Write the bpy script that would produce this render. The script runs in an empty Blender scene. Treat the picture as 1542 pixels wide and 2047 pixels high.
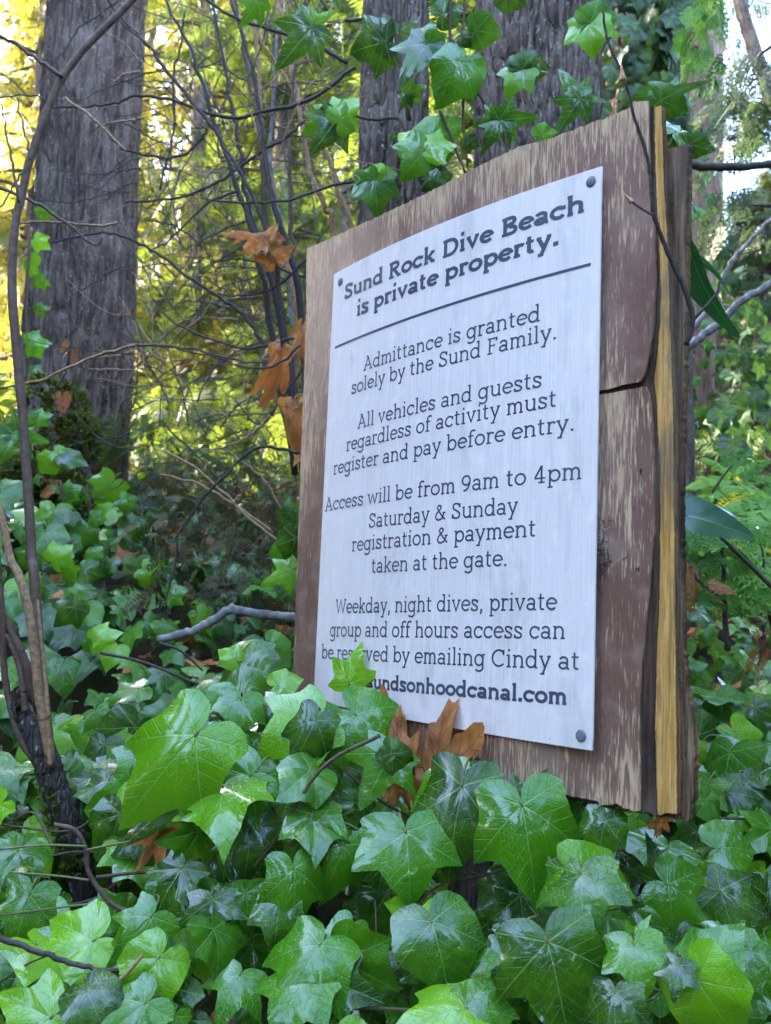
import bpy, math, random
import numpy as np
from mathutils import Vector, Matrix, noise
from mathutils.geometry import delaunay_2d_cdt, tessellate_polygon

random.seed(7); RNG = np.random.default_rng(11)
SC = bpy.context.scene
COL = SC.collection
R = math.radians

# ------------------------------------------------------------------ camera, world, sun, exposure
F, CX, CY = 1750.0, 771.0, 1023.5          # focal length and centre of the photograph in its pixels
UPC = np.array([0.0404, -0.9938, 0.1032]); UPC /= np.linalg.norm(UPC)   # world up seen from the camera
FW = np.array([0, 0, 1.0]); FW = FW - UPC * FW.dot(UPC); FW /= np.linalg.norm(FW)
RT = np.cross(FW, UPC); RT = RT / np.linalg.norm(RT)
if RT[0] < 0: RT = -RT
C2W = np.array([RT, FW, UPC])              # rows: world x (right), y (forward), z (up) in camera coords
CAMZ = 1.4
CAM = np.array([0, 0, CAMZ])
def ray(px, py): return C2W @ np.array([(px - CX) / F, (py - CY) / F, 1.0])
def P(px, py, d): return CAM + ray(px, py) * d           # world point at camera depth d
def proj(p):
    c = C2W.T @ (np.asarray(p) - CAM)
    return np.array([CX + F * c[0] / c[2], CY + F * c[1] / c[2], c[2]])

cam = bpy.data.cameras.new('camera'); camo = bpy.data.objects.new('camera', cam); COL.objects.link(camo)
Xw = C2W @ np.array([1, 0, 0]); Yw = C2W @ np.array([0, -1, 0]); Zw = C2W @ np.array([0, 0, -1])
camo.matrix_world = Matrix(((Xw[0], Yw[0], Zw[0], 0), (Xw[1], Yw[1], Zw[1], 0), (Xw[2], Yw[2], Zw[2], CAMZ), (0, 0, 0, 1)))
cam.sensor_fit = 'HORIZONTAL'; cam.sensor_width = 36; cam.lens = F / 1542 * 36
cam.clip_start = 0.02; cam.clip_end = 500
cam.dof.use_dof = True; cam.dof.focus_distance = 1.03; cam.dof.aperture_fstop = 13
SC.camera = camo

SUN_EL, SUN_AZ = R(25), R(-62)             # azimuth measured from straight ahead, negative to the left
w = bpy.data.worlds.new('World'); SC.world = w; w.use_nodes = True
wn = w.node_tree.nodes; wl = w.node_tree.links
sky = wn.new('ShaderNodeTexSky'); sky.sky_type = 'NISHITA'; sky.sun_disc = False
sky.sun_elevation = SUN_EL; sky.sun_rotation = SUN_AZ
sky.air_density = .8; sky.dust_density = 2.2; sky.ozone_density = 1.0
wl.new(sky.outputs[0], wn['Background'].inputs[0]); wn['Background'].inputs[1].default_value = 0.15
sl = bpy.data.lights.new('sun', 'SUN'); sl.energy = 2.0; sl.angle = R(0.5); sl.color = (1, 0.88, 0.68)
so = bpy.data.objects.new('sun', sl); COL.objects.link(so)
sd = Vector((math.sin(SUN_AZ) * math.cos(SUN_EL), math.cos(SUN_AZ) * math.cos(SUN_EL), math.sin(SUN_EL)))
so.rotation_euler = sd.to_track_quat('Z', 'Y').to_euler(); so.location = (-4, 8, 12)
SC.view_settings.view_transform = 'Standard'; SC.view_settings.look = 'None'
SC.view_settings.exposure = 4.75; SC.view_settings.gamma = 1
SC.render.engine = 'CYCLES'
cy = SC.cycles
cy.max_bounces = 6; cy.diffuse_bounces = 2; cy.glossy_bounces = 2; cy.transmission_bounces = 4
cy.use_denoising = True; cy.sample_clamp_indirect = 6
try: cy.denoiser = 'OPENIMAGEDENOISE'
except Exception: pass

# ------------------------------------------------------------------ helpers
def mesh_np(name, V, faces, mats, mi=None, var=None, uv=None, smooth=True):
    """V (n,3); faces: list of equal-length index arrays (m,k)"""
    V = np.asarray(V, dtype=np.float32)
    if not (isinstance(faces, list) and len(faces) and isinstance(faces[0], np.ndarray)): faces = [np.asarray(faces)]
    faces = [np.asarray(f, dtype=np.int32) for f in faces if len(f)]
    me = bpy.data.meshes.new(name)
    me.vertices.add(len(V)); me.vertices.foreach_set('co', V.ravel())
    loops = np.concatenate([f.ravel() for f in faces])
    tot = np.concatenate([np.full(len(f), f.shape[1], dtype=np.int32) for f in faces])
    start = np.concatenate([[0], np.cumsum(tot)[:-1]]).astype(np.int32)
    me.loops.add(len(loops)); me.loops.foreach_set('vertex_index', loops)
    me.polygons.add(len(tot)); me.polygons.foreach_set('loop_start', start)
    try: me.polygons.foreach_set('loop_total', tot)
    except Exception: pass
    me.polygons.foreach_set('use_smooth', np.full(len(tot), smooth, dtype=bool))
    if mi is not None: me.polygons.foreach_set('material_index', np.asarray(mi, dtype=np.int32))
    if uv is not None:
        l = me.uv_layers.new(name='UVMap'); l.data.foreach_set('uv', np.asarray(uv, dtype=np.float32)[loops].ravel())
    if var is not None:
        a = me.attributes.new('var', 'FLOAT', 'POINT'); a.data.foreach_set('value', np.asarray(var, dtype=np.float32))
    for m in (mats if isinstance(mats, (list, tuple)) else [mats]): me.materials.append(m)
    me.update(); me.validate()
    return me
def obj(name, me, parent=None, mw=None):
    o = bpy.data.objects.new(name, me); COL.objects.link(o)
    if parent is not None:
        o.parent = parent
        root = parent.location.copy()
        if parent.parent: root = root + parent.parent.location
        base = Matrix.Translation(-root)
        o.matrix_basis = base @ (mw if mw is not None else Matrix())
    elif mw is not None: o.matrix_world = mw
    return o
def tag(o, label, cat, group=None, kind=None):
    if label: o['label'] = label
    if cat: o['category'] = cat
    if group: o['group'] = group
    if kind: o['kind'] = kind
    return o
def thing(name, loc, label, cat, group=None):
    o = bpy.data.objects.new(name, None); COL.objects.link(o); o.location = Vector(loc); o.empty_display_size = 0.05
    return tag(o, label, cat, group)
class Acc:
    """collects geometry for one mesh"""
    def __init__(s): s.V = []; s.Q = []; s.T = []; s.n = 0; s.var = []
    def add(s, V, Q=None, T=None, var=0.0):
        V = np.asarray(V, dtype=float)
        if Q is not None and len(Q): s.Q.append(np.asarray(Q) + s.n)
        if T is not None and len(T): s.T.append(np.asarray(T) + s.n)
        s.V.append(V); s.var.append(np.full(len(V), var)); s.n += len(V)
    def mesh(s, name, mats, smooth=True):
        f = []
        if s.Q: f.append(np.concatenate(s.Q))
        if s.T: f.append(np.concatenate(s.T))
        return mesh_np(name, np.concatenate(s.V), f, mats, var=np.concatenate(s.var), smooth=smooth)
def spline(pts, n):
    pts = np.asarray(pts, dtype=float)
    if len(pts) < 3: return np.array([pts[0] + (pts[-1] - pts[0]) * t for t in np.linspace(0, 1, n)])
    p = np.vstack([2 * pts[0] - pts[1], pts, 2 * pts[-1] - pts[-2]])
    out = []
    for t in np.linspace(0, len(pts) - 1 - 1e-9, n):
        i = int(t); u = t - i; a, b, c, d = p[i:i + 4]
        out.append(.5 * (2 * b + (c - a) * u + (2 * a - 5 * b + 4 * c - d) * u * u + (3 * b - a - 3 * c + d) * u ** 3))
    return np.array(out)
def tube(acc, pts, r0, r1, sides=6, n=None, jit=0.0, var=0.0, knots=0.0):
    c = spline(pts, n or max(4, 5 * len(pts)))
    m = len(c)
    if jit: c[1:-1] += RNG.normal(0, jit, (m - 2, 3))
    t = np.gradient(c, axis=0); t /= (np.linalg.norm(t, axis=1)[:, None] + 1e-9)
    ref = np.array([0.3, 0.9, 0.2]) if abs(t[0][1]) < .8 else np.array([1, 0, 0.1])
    a = np.cross(t, ref); a /= (np.linalg.norm(a, axis=1)[:, None] + 1e-9); b = np.cross(t, a)
    rr = np.linspace(r0, r1, m)
    if knots: rr = rr * (1 + knots * np.clip(RNG.normal(0, 1, m), -1, 2))
    ang = np.arange(sides) * 2 * math.pi / sides
    V = (c[:, None, :] + rr[:, None, None] * (np.cos(ang)[None, :, None] * a[:, None, :] + np.sin(ang)[None, :, None] * b[:, None, :])).reshape(-1, 3)
    i = np.arange(m - 1)[:, None] * sides; j = np.arange(sides)[None, :]; k = (j + 1) % sides
    Q = np.stack([i + j, i + k, i + sides + k, i + sides + j], -1).reshape(-1, 4)
    base = len(V)
    V = np.vstack([V, c[:1], c[-1:] + t[-1:] * r1 * .6])
    T = [[base, (q + 1) % sides, q] for q in range(sides)] + [[base + 1, (m - 1) * sides + q, (m - 1) * sides + (q + 1) % sides] for q in range(sides)]
    acc.add(V, Q, T, var)
def px_tube(acc, pts, d, w0, w1, **k):
    """polyline in photo pixels at depth d (number or (d0, d1)), widths in photo pixels"""
    dd = np.linspace(d[0], d[1], len(pts)) if isinstance(d, tuple) else [d] * len(pts)
    tube(acc, [P(x, y, z) for (x, y), z in zip(pts, dd)], w0 / 2 * dd[0] / F, w1 / 2 * dd[-1] / F, **k)

# ------------------------------------------------------------------ materials
class NT:
    def __init__(s, name):
        s.mat = bpy.data.materials.new(name); s.mat.use_nodes = True
        s.t = s.mat.node_tree; s.n = s.t.nodes; s.l = s.t.links
        s.bsdf = s.n['Principled BSDF']; s.out = s.n['Material Output']
    def new(s, k, **p):
        n = s.n.new(k)
        for a, b in p.items(): setattr(n, a, b)
        return n
    def link(s, a, b): s.l.new(a, b)
    def put(s, v, sock):
        if isinstance(v, bpy.types.NodeSocket): s.l.new(v, sock)
        elif v is not None: sock.default_value = v
    def m(s, op, a, b=None, c=None, clamp=False):
        n = s.new('ShaderNodeMath', operation=op, use_clamp=clamp)
        s.put(a, n.inputs[0]); s.put(b, n.inputs[1]); s.put(c, n.inputs[2]); return n.outputs[0]
    def sstep(s, v, a, b, lo=0.0, hi=1.0):
        n = s.new('ShaderNodeMapRange', interpolation_type='SMOOTHSTEP')
        s.put(v, n.inputs[0]); n.inputs[1].default_value = a; n.inputs[2].default_value = b
        n.inputs[3].default_value = lo; n.inputs[4].default_value = hi; return n.outputs[0]
    def mix(s, f, a, b):
        n = s.new('ShaderNodeMix', data_type='RGBA'); s.put(f, n.inputs[0])
        s.put(a if not isinstance(a, tuple) else (*a, 1), n.inputs[6]); s.put(b if not isinstance(b, tuple) else (*b, 1), n.inputs[7]); return n.outputs[2]
    def coord(s, kind='Object', scale=(1, 1, 1), loc=(0, 0, 0)):
        tc = s.new('ShaderNodeTexCoord'); mp = s.new('ShaderNodeMapping'); s.link(tc.outputs[kind], mp.inputs[0])
        mp.inputs[3].default_value = scale; mp.inputs[1].default_value = loc; return mp.outputs[0]
    def noise(s, vec, scale, detail=4, rough=.55, dist=0.0):
        n = s.new('ShaderNodeTexNoise'); s.link(vec, n.inputs['Vector']); n.inputs['Scale'].default_value = scale
        n.inputs['Detail'].default_value = detail; n.inputs['Roughness'].default_value = rough; n.inputs['Distortion'].default_value = dist
        return n.outputs[0]
    def ramp(s, f, stops):
        n = s.new('ShaderNodeValToRGB'); s.link(f, n.inputs[0]); e = n.color_ramp.elements
        while len(e) < len(stops): e.new(.5)
        for q, (p, c) in zip(e, stops): q.position = p; q.color = (*c, 1)
        return n.outputs[0]
    def bump(s, h, strength=.5, dist=.002):
        n = s.new('ShaderNodeBump'); s.link(h, n.inputs['Height']); n.inputs['Strength'].default_value = strength
        n.inputs['Distance'].default_value = dist; s.link(n.outputs[0], s.bsdf.inputs['Normal']); return n.outputs[0]
    def set(s, **k):
        for a, b in k.items():
            a = {'color': 'Base Color', 'rough': 'Roughness', 'spec': 'Specular IOR Level', 'metal': 'Metallic', 'coat': 'Coat Weight', 'coatr': 'Coat Roughness'}[a]
            s.put((*b, 1) if isinstance(b, tuple) and len(b) == 3 else b, s.bsdf.inputs[a])
    def translucent(s, col, fac, normal=None):
        t = s.new('ShaderNodeBsdfTranslucent'); s.put((*col, 1) if isinstance(col, tuple) else col, t.inputs[0])
        mx = s.new('ShaderNodeMixShader'); mx.inputs[0].default_value = fac
        s.link(s.bsdf.outputs[0], mx.inputs[1]); s.link(t.outputs[0], mx.inputs[2]); s.link(mx.outputs[0], s.out.inputs[0])
    def var(s):
        a = s.new('ShaderNodeAttribute', attribute_name='var'); o = s.new('ShaderNodeObjectInfo')
        return s.m('FRACT', s.m('ADD', a.outputs['Fac'], o.outputs['Random']))

def leaf_veins(t, dirs, wmain=.010, nsec=6.5):
    """vein mask from the leaf's own UV (x,y), petiole at the origin, tip at (0,1)"""
    tc = t.new('ShaderNodeTexCoord'); sp = t.new('ShaderNodeSeparateXYZ'); t.link(tc.outputs['UV'], sp.inputs[0])
    x = t.m('ABSOLUTE', t.m('MULTIPLY', t.m('SUBTRACT', sp.outputs[0], .5), 4)); y = t.m('MULTIPLY', t.m('SUBTRACT', sp.outputs[1], .5), 4)
    r = t.m('SQRT', t.m('ADD', t.m('MULTIPLY', x, x), t.m('MULTIPLY', y, y)))
    per, alo = [], []
    for a in dirs:
        sx, cy_ = math.sin(R(a)), math.cos(R(a))
        al = t.m('ADD', t.m('MULTIPLY', x, sx), t.m('MULTIPLY', y, cy_))
        pe = t.m('ABSOLUTE', t.m('SUBTRACT', t.m('MULTIPLY', x, cy_), t.m('MULTIPLY', y, sx)))
        pe = t.m('ADD', pe, t.m('LESS_THAN', al, 0.0)); per.append(pe); alo.append(al)
    mn = per[0]
    for p in per[1:]: mn = t.m('MINIMUM', mn, p)
    wid = t.m('MULTIPLY', t.m('SUBTRACT', 1.25, r), wmain)
    main = t.sstep(t.m('DIVIDE', mn, wid), .55, 1.3, 1, 0)
    sec = None
    for p, al in zip(per, alo):
        ph = t.m('FRACT', t.m('MULTIPLY', t.m('SUBTRACT', al, t.m('MULTIPLY', p, .95)), nsec))
        ln = t.sstep(t.m('ABSOLUTE', t.m('SUBTRACT', ph, .5)), .02, .075, 1, 0)
        ln = t.m('MULTIPLY', ln, t.m('LESS_THAN', p, t.m('ADD', mn, .0005)))
        sec = ln if sec is None else t.m('MAXIMUM', sec, ln)
    vo = t.new('ShaderNodeTexVoronoi', feature='DISTANCE_TO_EDGE'); t.link(tc.outputs['UV'], vo.inputs['Vector']); vo.inputs['Scale'].default_value = 34
    net = t.sstep(vo.outputs['Distance'], .0, .09, 1, 0)
    return main, sec, net, r, tc.outputs['UV']

def ivy_material(name, dark, mid, lime, rough=.22, trans=.28, gloss=.5, wetness=1.0):
    t = NT(name); v = t.var()
    main, sec, net, r, uv = leaf_veins(t, (0, 56.25, 112.5))
    base = t.ramp(v, [(0, dark), (.2, dark), (.5, mid), (.75, mid), (.95, lime), (1, lime)])
    tc = t.new('ShaderNodeTexCoord')
    nb = t.noise(t.coord('UV', (1, 1, 1)), 9, 3)
    base = t.mix(t.m('MULTIPLY', t.sstep(nb, .35, .7), .45), base, t.mix(.5, base, lime))
    veinc = t.mix(.35, base, (0.22, 0.42, 0.08))
    col = t.mix(t.m('MULTIPLY', net, .14), base, veinc)
    col = t.mix(t.m('MULTIPLY', sec, .38), col, veinc)
    col = t.mix(t.m('MULTIPLY', main, .85), col, t.mix(.6, base, (0.30, 0.50, 0.12)))
    geo = t.new('ShaderNodeNewGeometry')
    col = t.mix(geo.outputs['Backfacing'], col, t.mix(.4, col, (0.16, 0.30, 0.12)))
    wet = t.noise(t.coord('Object', (1, 1, 1)), 60, 2)
    t.set(color=col, rough=t.sstep(wet, .35, .7, rough * .75, rough * 1.6), spec=gloss * .9)
    h = t.m('ADD', t.m('ADD', t.m('MULTIPLY', main, -.7), t.m('MULTIPLY', sec, -.35)), t.m('MULTIPLY', nb, 1.1))
    h = t.m('ADD', h, t.m('MULTIPLY', net, -.15))
    t.bump(h, .55, .0022)
    wp = t.noise(t.coord('UV', (1, 1, 1), (7, 3, 0)), 5, 2); oi = t.new('ShaderNodeObjectInfo')
    t.set(coat=t.sstep(wp, .44, .62, .08 * wetness, wetness), coatr=.07); t.bsdf.inputs['Coat IOR'].default_value = 1.6
    t.translucent(t.mix(.35, col, (0.16, 0.34, 0.03)), trans)
    return t.mat
M = {}
M['ivy'] = ivy_material('ivy_leaf', (.007, .046, .004), (.042, .185, .004), (.17, .40, .006), rough=.2, trans=.25)
M['ivy_dark'] = ivy_material('ivy_leaf_dark', (.006, .028, .012), (.012, .055, .016), (.05, .12, .02), rough=.4, trans=.15, wetness=.15)
M['ivy_slope'] = ivy_material('ivy_leaf_slope', (.008, .045, .006), (.030, .135, .008), (.14, .32, .012), rough=.28, trans=.22, wetness=.4)
def plain(name, col, rough=.7, spec=.3, nscale=40, amt=.4, col2=None, stretch=(1, 1, 1), bump=.4, bd=.002):
    t = NT(name); n = t.noise(t.coord('Object', stretch), nscale, 5)
    c = t.mix(t.sstep(n, .3, .7), col, col2 or tuple(x * (1 - amt) for x in col))
    t.set(color=c, rough=rough, spec=spec); t.bump(n, bump, bd); return t.mat
M['petiole'] = plain('ivy_petiole', (.10, .16, .04), .5, col2=(.16, .10, .05))
M['vine'] = plain('vine_bark', (.12, .085, .055), .8, nscale=150)
M['twig_dark'] = plain('dark_twig_bark', (.035, .026, .028), .65, nscale=200, col2=(.075, .055, .05))
M['twig_tan'] = plain('tan_twig_bark', (.44, .27, .15), .7, nscale=160, col2=(.20, .12, .075))
M['twig_brown'] = plain('brown_cane_bark', (.085, .05, .038), .7, nscale=90, col2=(.15, .095, .072))
M['twig_grey'] = plain('grey_branch_bark', (.27, .25, .25), .75, nscale=60, col2=(.10, .09, .09))
M['bud'] = plain('bud_scales', (.42, .13, .08), .5, nscale=200, col2=(.55, .42, .2))
def bark(name, c0, c1, c2, rs=1.0, bump=1.0):
    t = NT(name)
    v = t.coord('Object', (rs * 1, rs * 1, rs * .12))
    n1 = t.noise(v, 55, 6, .6, .6); n2 = t.noise(t.coord('Object', (1, 1, .5)), 9, 4); n3 = t.noise(t.coord('Object'), 120, 4)
    vo = t.new('ShaderNodeTexVoronoi', feature='DISTANCE_TO_EDGE'); t.link(t.coord('Object', (rs, rs, rs * .13)), vo.inputs['Vector']); vo.inputs['Scale'].default_value = 62
    c = t.mix(t.sstep(n1, .3, .72), c0, c1); c = t.mix(t.m('MULTIPLY', t.sstep(n2, .45, .75), .6), c, c2)
    c = t.mix(t.m('MULTIPLY', t.sstep(n3, .60, .70), .6), c, tuple(min(.6, x * 2.0) for x in c2))
    ml = t.noise(t.coord('Object', (1, 1, .7), (3, 1, 0)), 7, 6, .7)
    c = t.mix(t.m('MULTIPLY', t.sstep(ml, .56, .66), .45), c, (c1[0] * .75, c1[1] * .95, c1[2] * .5))
    t.set(color=c, rough=.85, spec=.25)
    h = t.m('ADD', t.m('ADD', t.m('MULTIPLY', n1, 1.0), t.m('MULTIPLY', t.sstep(vo.outputs['Distance'], 0, .16), .5)), t.m('MULTIPLY', n3, .3))
    t.bump(h, bump, .006); return t.mat
M['bark'] = bark('furrowed_bark', (.045, .028, .024), (.180, .122, .102), (.30, .23, .20))
M['bark_dark'] = bark('dark_furrowed_bark', (.055, .037, .032), (.195, .142, .122), (.31, .245, .215))
M['bark_cedar'] = bark('stringy_cedar_bark', (.18, .095, .07), (.38, .235, .185), (.44, .32, .26), rs=.8)
M['bark_black'] = bark('wet_black_bark', (.016, .012, .011), (.065, .050, .045), (.26, .25, .24), rs=2)
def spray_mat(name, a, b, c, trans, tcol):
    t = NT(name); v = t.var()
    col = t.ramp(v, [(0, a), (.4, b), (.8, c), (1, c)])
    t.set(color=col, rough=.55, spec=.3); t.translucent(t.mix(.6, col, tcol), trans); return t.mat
M['spray_gold'] = spray_mat('golden_conifer_foliage', (.025, .055, .012), (.11, .14, .018), (.21, .19, .03), .32, (.36, .32, .045))
M['spray_green'] = spray_mat('green_conifer_foliage', (.020, .05, .014), (.04, .085, .018), (.08, .12, .02), .45, (.22, .28, .03))
M['spray_blue'] = spray_mat('dark_cedar_foliage', (.015, .03, .02), (.028, .05, .028), (.05, .075, .03), .35, (.08, .13, .05))
M['fern'] = spray_mat('bright_fern_leaf', (.04, .15, .015), (.07, .22, .02), (.13, .28, .025), .35, (.16, .36, .03))
M['moss'] = spray_mat('moss_tufts', (.025, .035, .006), (.055, .07, .008), (.12, .14, .012), .25, (.16, .18, .02))
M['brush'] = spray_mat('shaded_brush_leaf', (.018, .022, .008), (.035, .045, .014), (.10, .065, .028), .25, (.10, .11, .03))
M['rust'] = spray_mat('dead_cedar_foliage', (.20, .055, .02), (.30, .10, .035), (.38, .16, .06), .3, (.45, .16, .05))
def dead_mat():
    t = NT('dry_maple_leaf'); v = t.var()
    main, sec, net, r, uv = leaf_veins(t, (0, 48, 96), .014, 5)
    base = t.ramp(v, [(0, (.50, .19, .045)), (.5, (.60, .29, .09)), (1, (.46, .14, .03))])
    nb = t.noise(t.coord('UV'), 7, 5)
    base = t.mix(t.sstep(nb, .38, .68), base, (.30, .12, .045))
    sp = t.noise(t.coord('UV'), 60, 2); base = t.mix(t.m('MULTIPLY', t.sstep(sp, .66, .72), .8), base, (.07, .03, .02))
    col = t.mix(t.m('MULTIPLY', main, .7), base, (.22, .09, .04)); col = t.mix(t.m('MULTIPLY', sec, .4), col, (.2, .08, .035))
    t.set(color=col, rough=.55, spec=.35)
    t.bump(t.m('ADD', t.m('ADD', t.m('MULTIPLY', main, 1.), t.m('MULTIPLY', sec, .6)), t.m('MULTIPLY', nb, 2)), .6, .003)
    t.translucent(t.mix(.4, col, (.6, .22, .04)), .34); return t.mat
M['dead'] = dead_mat()
M['soil'] = None
def soil():
    t = NT('forest_soil'); n = t.noise(t.coord('Object'), 6, 8, .65); n2 = t.noise(t.coord('Object'), 38, 6, .7)
    c = t.mix(t.sstep(n, .35, .65), (.030, .020, .014), (.075, .045, .028)); c = t.mix(t.m('MULTIPLY', t.sstep(n2, .5, .7), .6), c, (.13, .07, .04))
    c = t.mix(t.m('MULTIPLY', t.sstep(t.noise(t.coord('Object'), 3, 4), .52, .62), .7), c, (.03, .05, .012))
    t.set(color=c, rough=.95, spec=.15); t.bump(n2, 1, .03); return t.mat
M['soil'] = soil()

# ------------------------------------------------------------------ terrain
TY = np.array([-30, -2, 0, .45, .75, 1.0, 1.5, 2.3, 3.5, 6, 10, 20, 60])
TZ = np.array([-1.5, -1.4, -1.3, -.75, -.40, -.29, -.21, -.02, .40, 1.12, 1.75, 3.0, 7]) + CAMZ
def bumpf(x, y, cx, cy_, r, h): return h * np.exp(-(((x - cx) ** 2 + (y - cy_) ** 2) / r ** 2))
MB = P(520, 1420, 1.0); MC = P(80, 1180, 2.3)
def surf(x, y):
    """top of the ivy / litter layer"""
    z = np.interp(y, TY, TZ)
    z = z + bumpf(x, y, MB[0], MB[1], .19, .15) + bumpf(x, y, MC[0] - .15, MC[1], .5, .30) + .05 * np.sin(x * 2.1 + y) * np.clip(y - 1, 0, 1) + .02 * np.sin(x * 9 + 1) * np.sin(y * 8)
    return z
def ground_z(x, y): return surf(x, y) - .24 - .03 * np.clip(y, 0, 2)
gx = np.concatenate([np.linspace(-60, -6, 30), np.linspace(-5.8, 5.8, 150), np.linspace(6, 60, 30)])
gy = np.concatenate([np.linspace(-30, -.5, 20), np.linspace(-.3, 5, 120), np.linspace(5.1, 14, 70), np.linspace(14.5, 90, 40)])
XX, YY = np.meshgrid(gx, gy); ZZ = ground_z(XX, YY)
nz = np.array([noise.noise((a * 2.3, b * 2.3, 3)) * .05 + noise.noise((a * 9, b * 9, 1)) * .018 for a, b in zip(XX.ravel(), YY.ravel())]).reshape(XX.shape)
ZZ = ZZ + nz
ny, nx = XX.shape
ii = (np.arange(ny - 1)[:, None] * nx + np.arange(nx - 1)[None, :]).ravel()
g = obj('ground', mesh_np('ground', np.stack([XX, YY, ZZ], -1).reshape(-1, 3), np.stack([ii, ii + 1, ii + nx + 1, ii + nx], -1), M['soil']))
g['kind'] = 'structure'

# ------------------------------------------------------------------ the sign's plane
HD = np.array([0.66752349, -0.04997026, -0.74291006]); HD = C2W @ HD; HD[2] = 0; HD /= np.linalg.norm(HD)   # along the sheet, to the right
VD = np.array([0, 0, 1.0]); ND = np.cross(HD, VD)         # towards the viewer
if ND[1] > 0: ND = -ND
SW, SH = .4572, .6096
O = P(668, 548, .95373 * .6096 / .457)                    # top left corner of the sheet
def bow(u): return .016 * 4 * u * (1 - u)
def sheet_pt(u, v, off=0.0): return O + HD * (u * SW) - VD * (v * SH) + ND * (bow(u) + off)
def stand(u): return -.004 - .010 * np.clip((u - .72) / .28, 0, 1) ** 2
def board_pt(u, v, off=0.0):
    uu = np.clip(u, -.3, 1.35)
    return O + HD * (u * SW) - VD * (v * SH) + ND * (bow(uu) + stand(uu) + off)
def plane_uv(px, py):
    r_ = ray(px, py); tt = ((O - CAM) @ ND) / (r_ @ ND); p = CAM + r_ * tt - O
    return np.array([p @ HD / SW, -p[2] / SH])
def solve(px, py, fn, off=0.0):
    tgt = plane_uv(px, py); uv = tgt.copy()
    for _ in range(14):
        q = proj(fn(uv[0], uv[1], off)); uv = uv + (tgt - plane_uv(q[0], q[1]))
    return uv
def board_depth(px, py): return proj(board_pt(*solve(px, py, board_pt)))[2]

# ------------------------------------------------------------------ plywood board
def paint_mat():
    t = NT('weathered_brown_paint')
    co = t.coord('Object'); sp = t.new('ShaderNodeSeparateXYZ'); t.link(t.coord('UV'), sp.inputs[0])
    u, v = sp.outputs[0], sp.outputs[1]          # UV: u across, v down the board
    st = t.noise(t.coord('Object', (1, 1, .085)), 430, 4, .6, .4)     # fine vertical grain
    st2 = t.noise(t.coord('Object', (1, 1, .12)), 140, 6, .65, .5)
    big = t.noise(t.coord('Object', (1, 1, .45)), 9, 4, .55)
    wear = t.m('ADD', t.m('MULTIPLY', st2, .35), t.m('MULTIPLY', st, .65))
    edge = t.m('MAXIMUM', t.sstep(v, .0, .11, .115, 0), t.sstep(v, .86, 1., 0, .09))
    edge = t.m('MAXIMUM', edge, t.sstep(t.m('ABSOLUTE', t.m('SUBTRACT', v, .425)), .0, .08, t.m and .1, 0))
    edge = t.m('MAXIMUM', edge, t.m('MULTIPLY', t.sstep(u, .86, .97, 0, 1), t.sstep(v, .42, .6, 0, .075)))
    edge = t.m('MAXIMUM', edge, t.sstep(u, 0, .05, .05, 0))
    lev = t.m('ADD', t.m('ADD', wear, t.m('MULTIPLY', t.sstep(big, .36, .62), .16)), edge)
    worn = t.m('MULTIPLY', t.sstep(lev, .63, .73), .85)
    paint = t.mix(t.sstep(big, .35, .68), (.185, .090, .064), (.285, .165, .128))
    paint = t.mix(t.m('MULTIPLY', t.sstep(t.noise(co, 24, 5), .5, .68), .5), paint, (.34, .22, .175))
    wood = t.mix(t.sstep(st, .35, .65), (.42, .26, .15), (.66, .46, .29))
    paint = t.mix(t.m('MULTIPLY', t.sstep(st, .56, .66), .55), paint, (.38, .26, .18))
    paint = t.mix(t.m('MULTIPLY', t.sstep(st2, .36, .28), .7), paint, (.035, .02, .02))
    col = t.mix(worn, paint, wood)
    pit = t.noise(t.coord('Object', (1, 1, .3)), 130, 2)
    col = t.mix(t.sstep(pit, .735, .76), col, (.02, .014, .012))
    t.set(color=col, rough=t.sstep(worn, 0, 1, .6, .85), spec=.3)
    h = t.m('ADD', t.m('MULTIPLY', st, .8), t.m('ADD', t.m('MULTIPLY', worn, -.35), t.m('MULTIPLY', st2, .5)))
    t.bump(h, .8, .0028); return t.mat
M['paint'] = paint_mat()
def ply_mat(name, a, b, c, amt):
    t = NT(name); n = t.noise(t.coord('Object', (1, 1, .06)), 150, 5, .6, .3); n2 = t.noise(t.coord('Object', (1, 1, .22)), 26, 4)
    n3 = t.noise(t.coord('Object', (1, 1, .03)), 420, 4, .7)
    col = t.mix(t.sstep(n, .35, .66), a, b); col = t.mix(t.m('MULTIPLY', t.sstep(n3, .51, .60), .75), col, c); n4 = t.noise(t.coord('Object', (1, 1, .3), (2, 5, 1)), 20, 6, .7); col = t.mix(t.m('MULTIPLY', t.sstep(n4, .52, .64), .55), col, (.16, .125, .10)); col = t.mix(t.m('MULTIPLY', t.sstep(n2, .48, .68), amt), col, c)
    t.set(color=col, rough=.75, spec=.25); t.bump(t.m('ADD', n, n3), .9, .003); return t.mat
M['ply_gold'] = ply_mat('golden_inner_ply', (.56, .28, .065), (.78, .46, .16), (.30, .14, .04), .6)
M['ply_dark'] = ply_mat('stained_back_ply', (.10, .046, .028), (.32, .17, .08), (.028, .017, .014), .8)
M['ply_under'] = ply_mat('dark_gap_ply', (.06, .032, .024), (.13, .072, .05), (.02, .013, .012), .8)  # dark brown ply; its near-black also paints the shadow in the gap
M['ply_weath'] = ply_mat('weathered_back_ply', (.16, .095, .062), (.38, .25, .15), (.06, .036, .03), .7)

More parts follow.
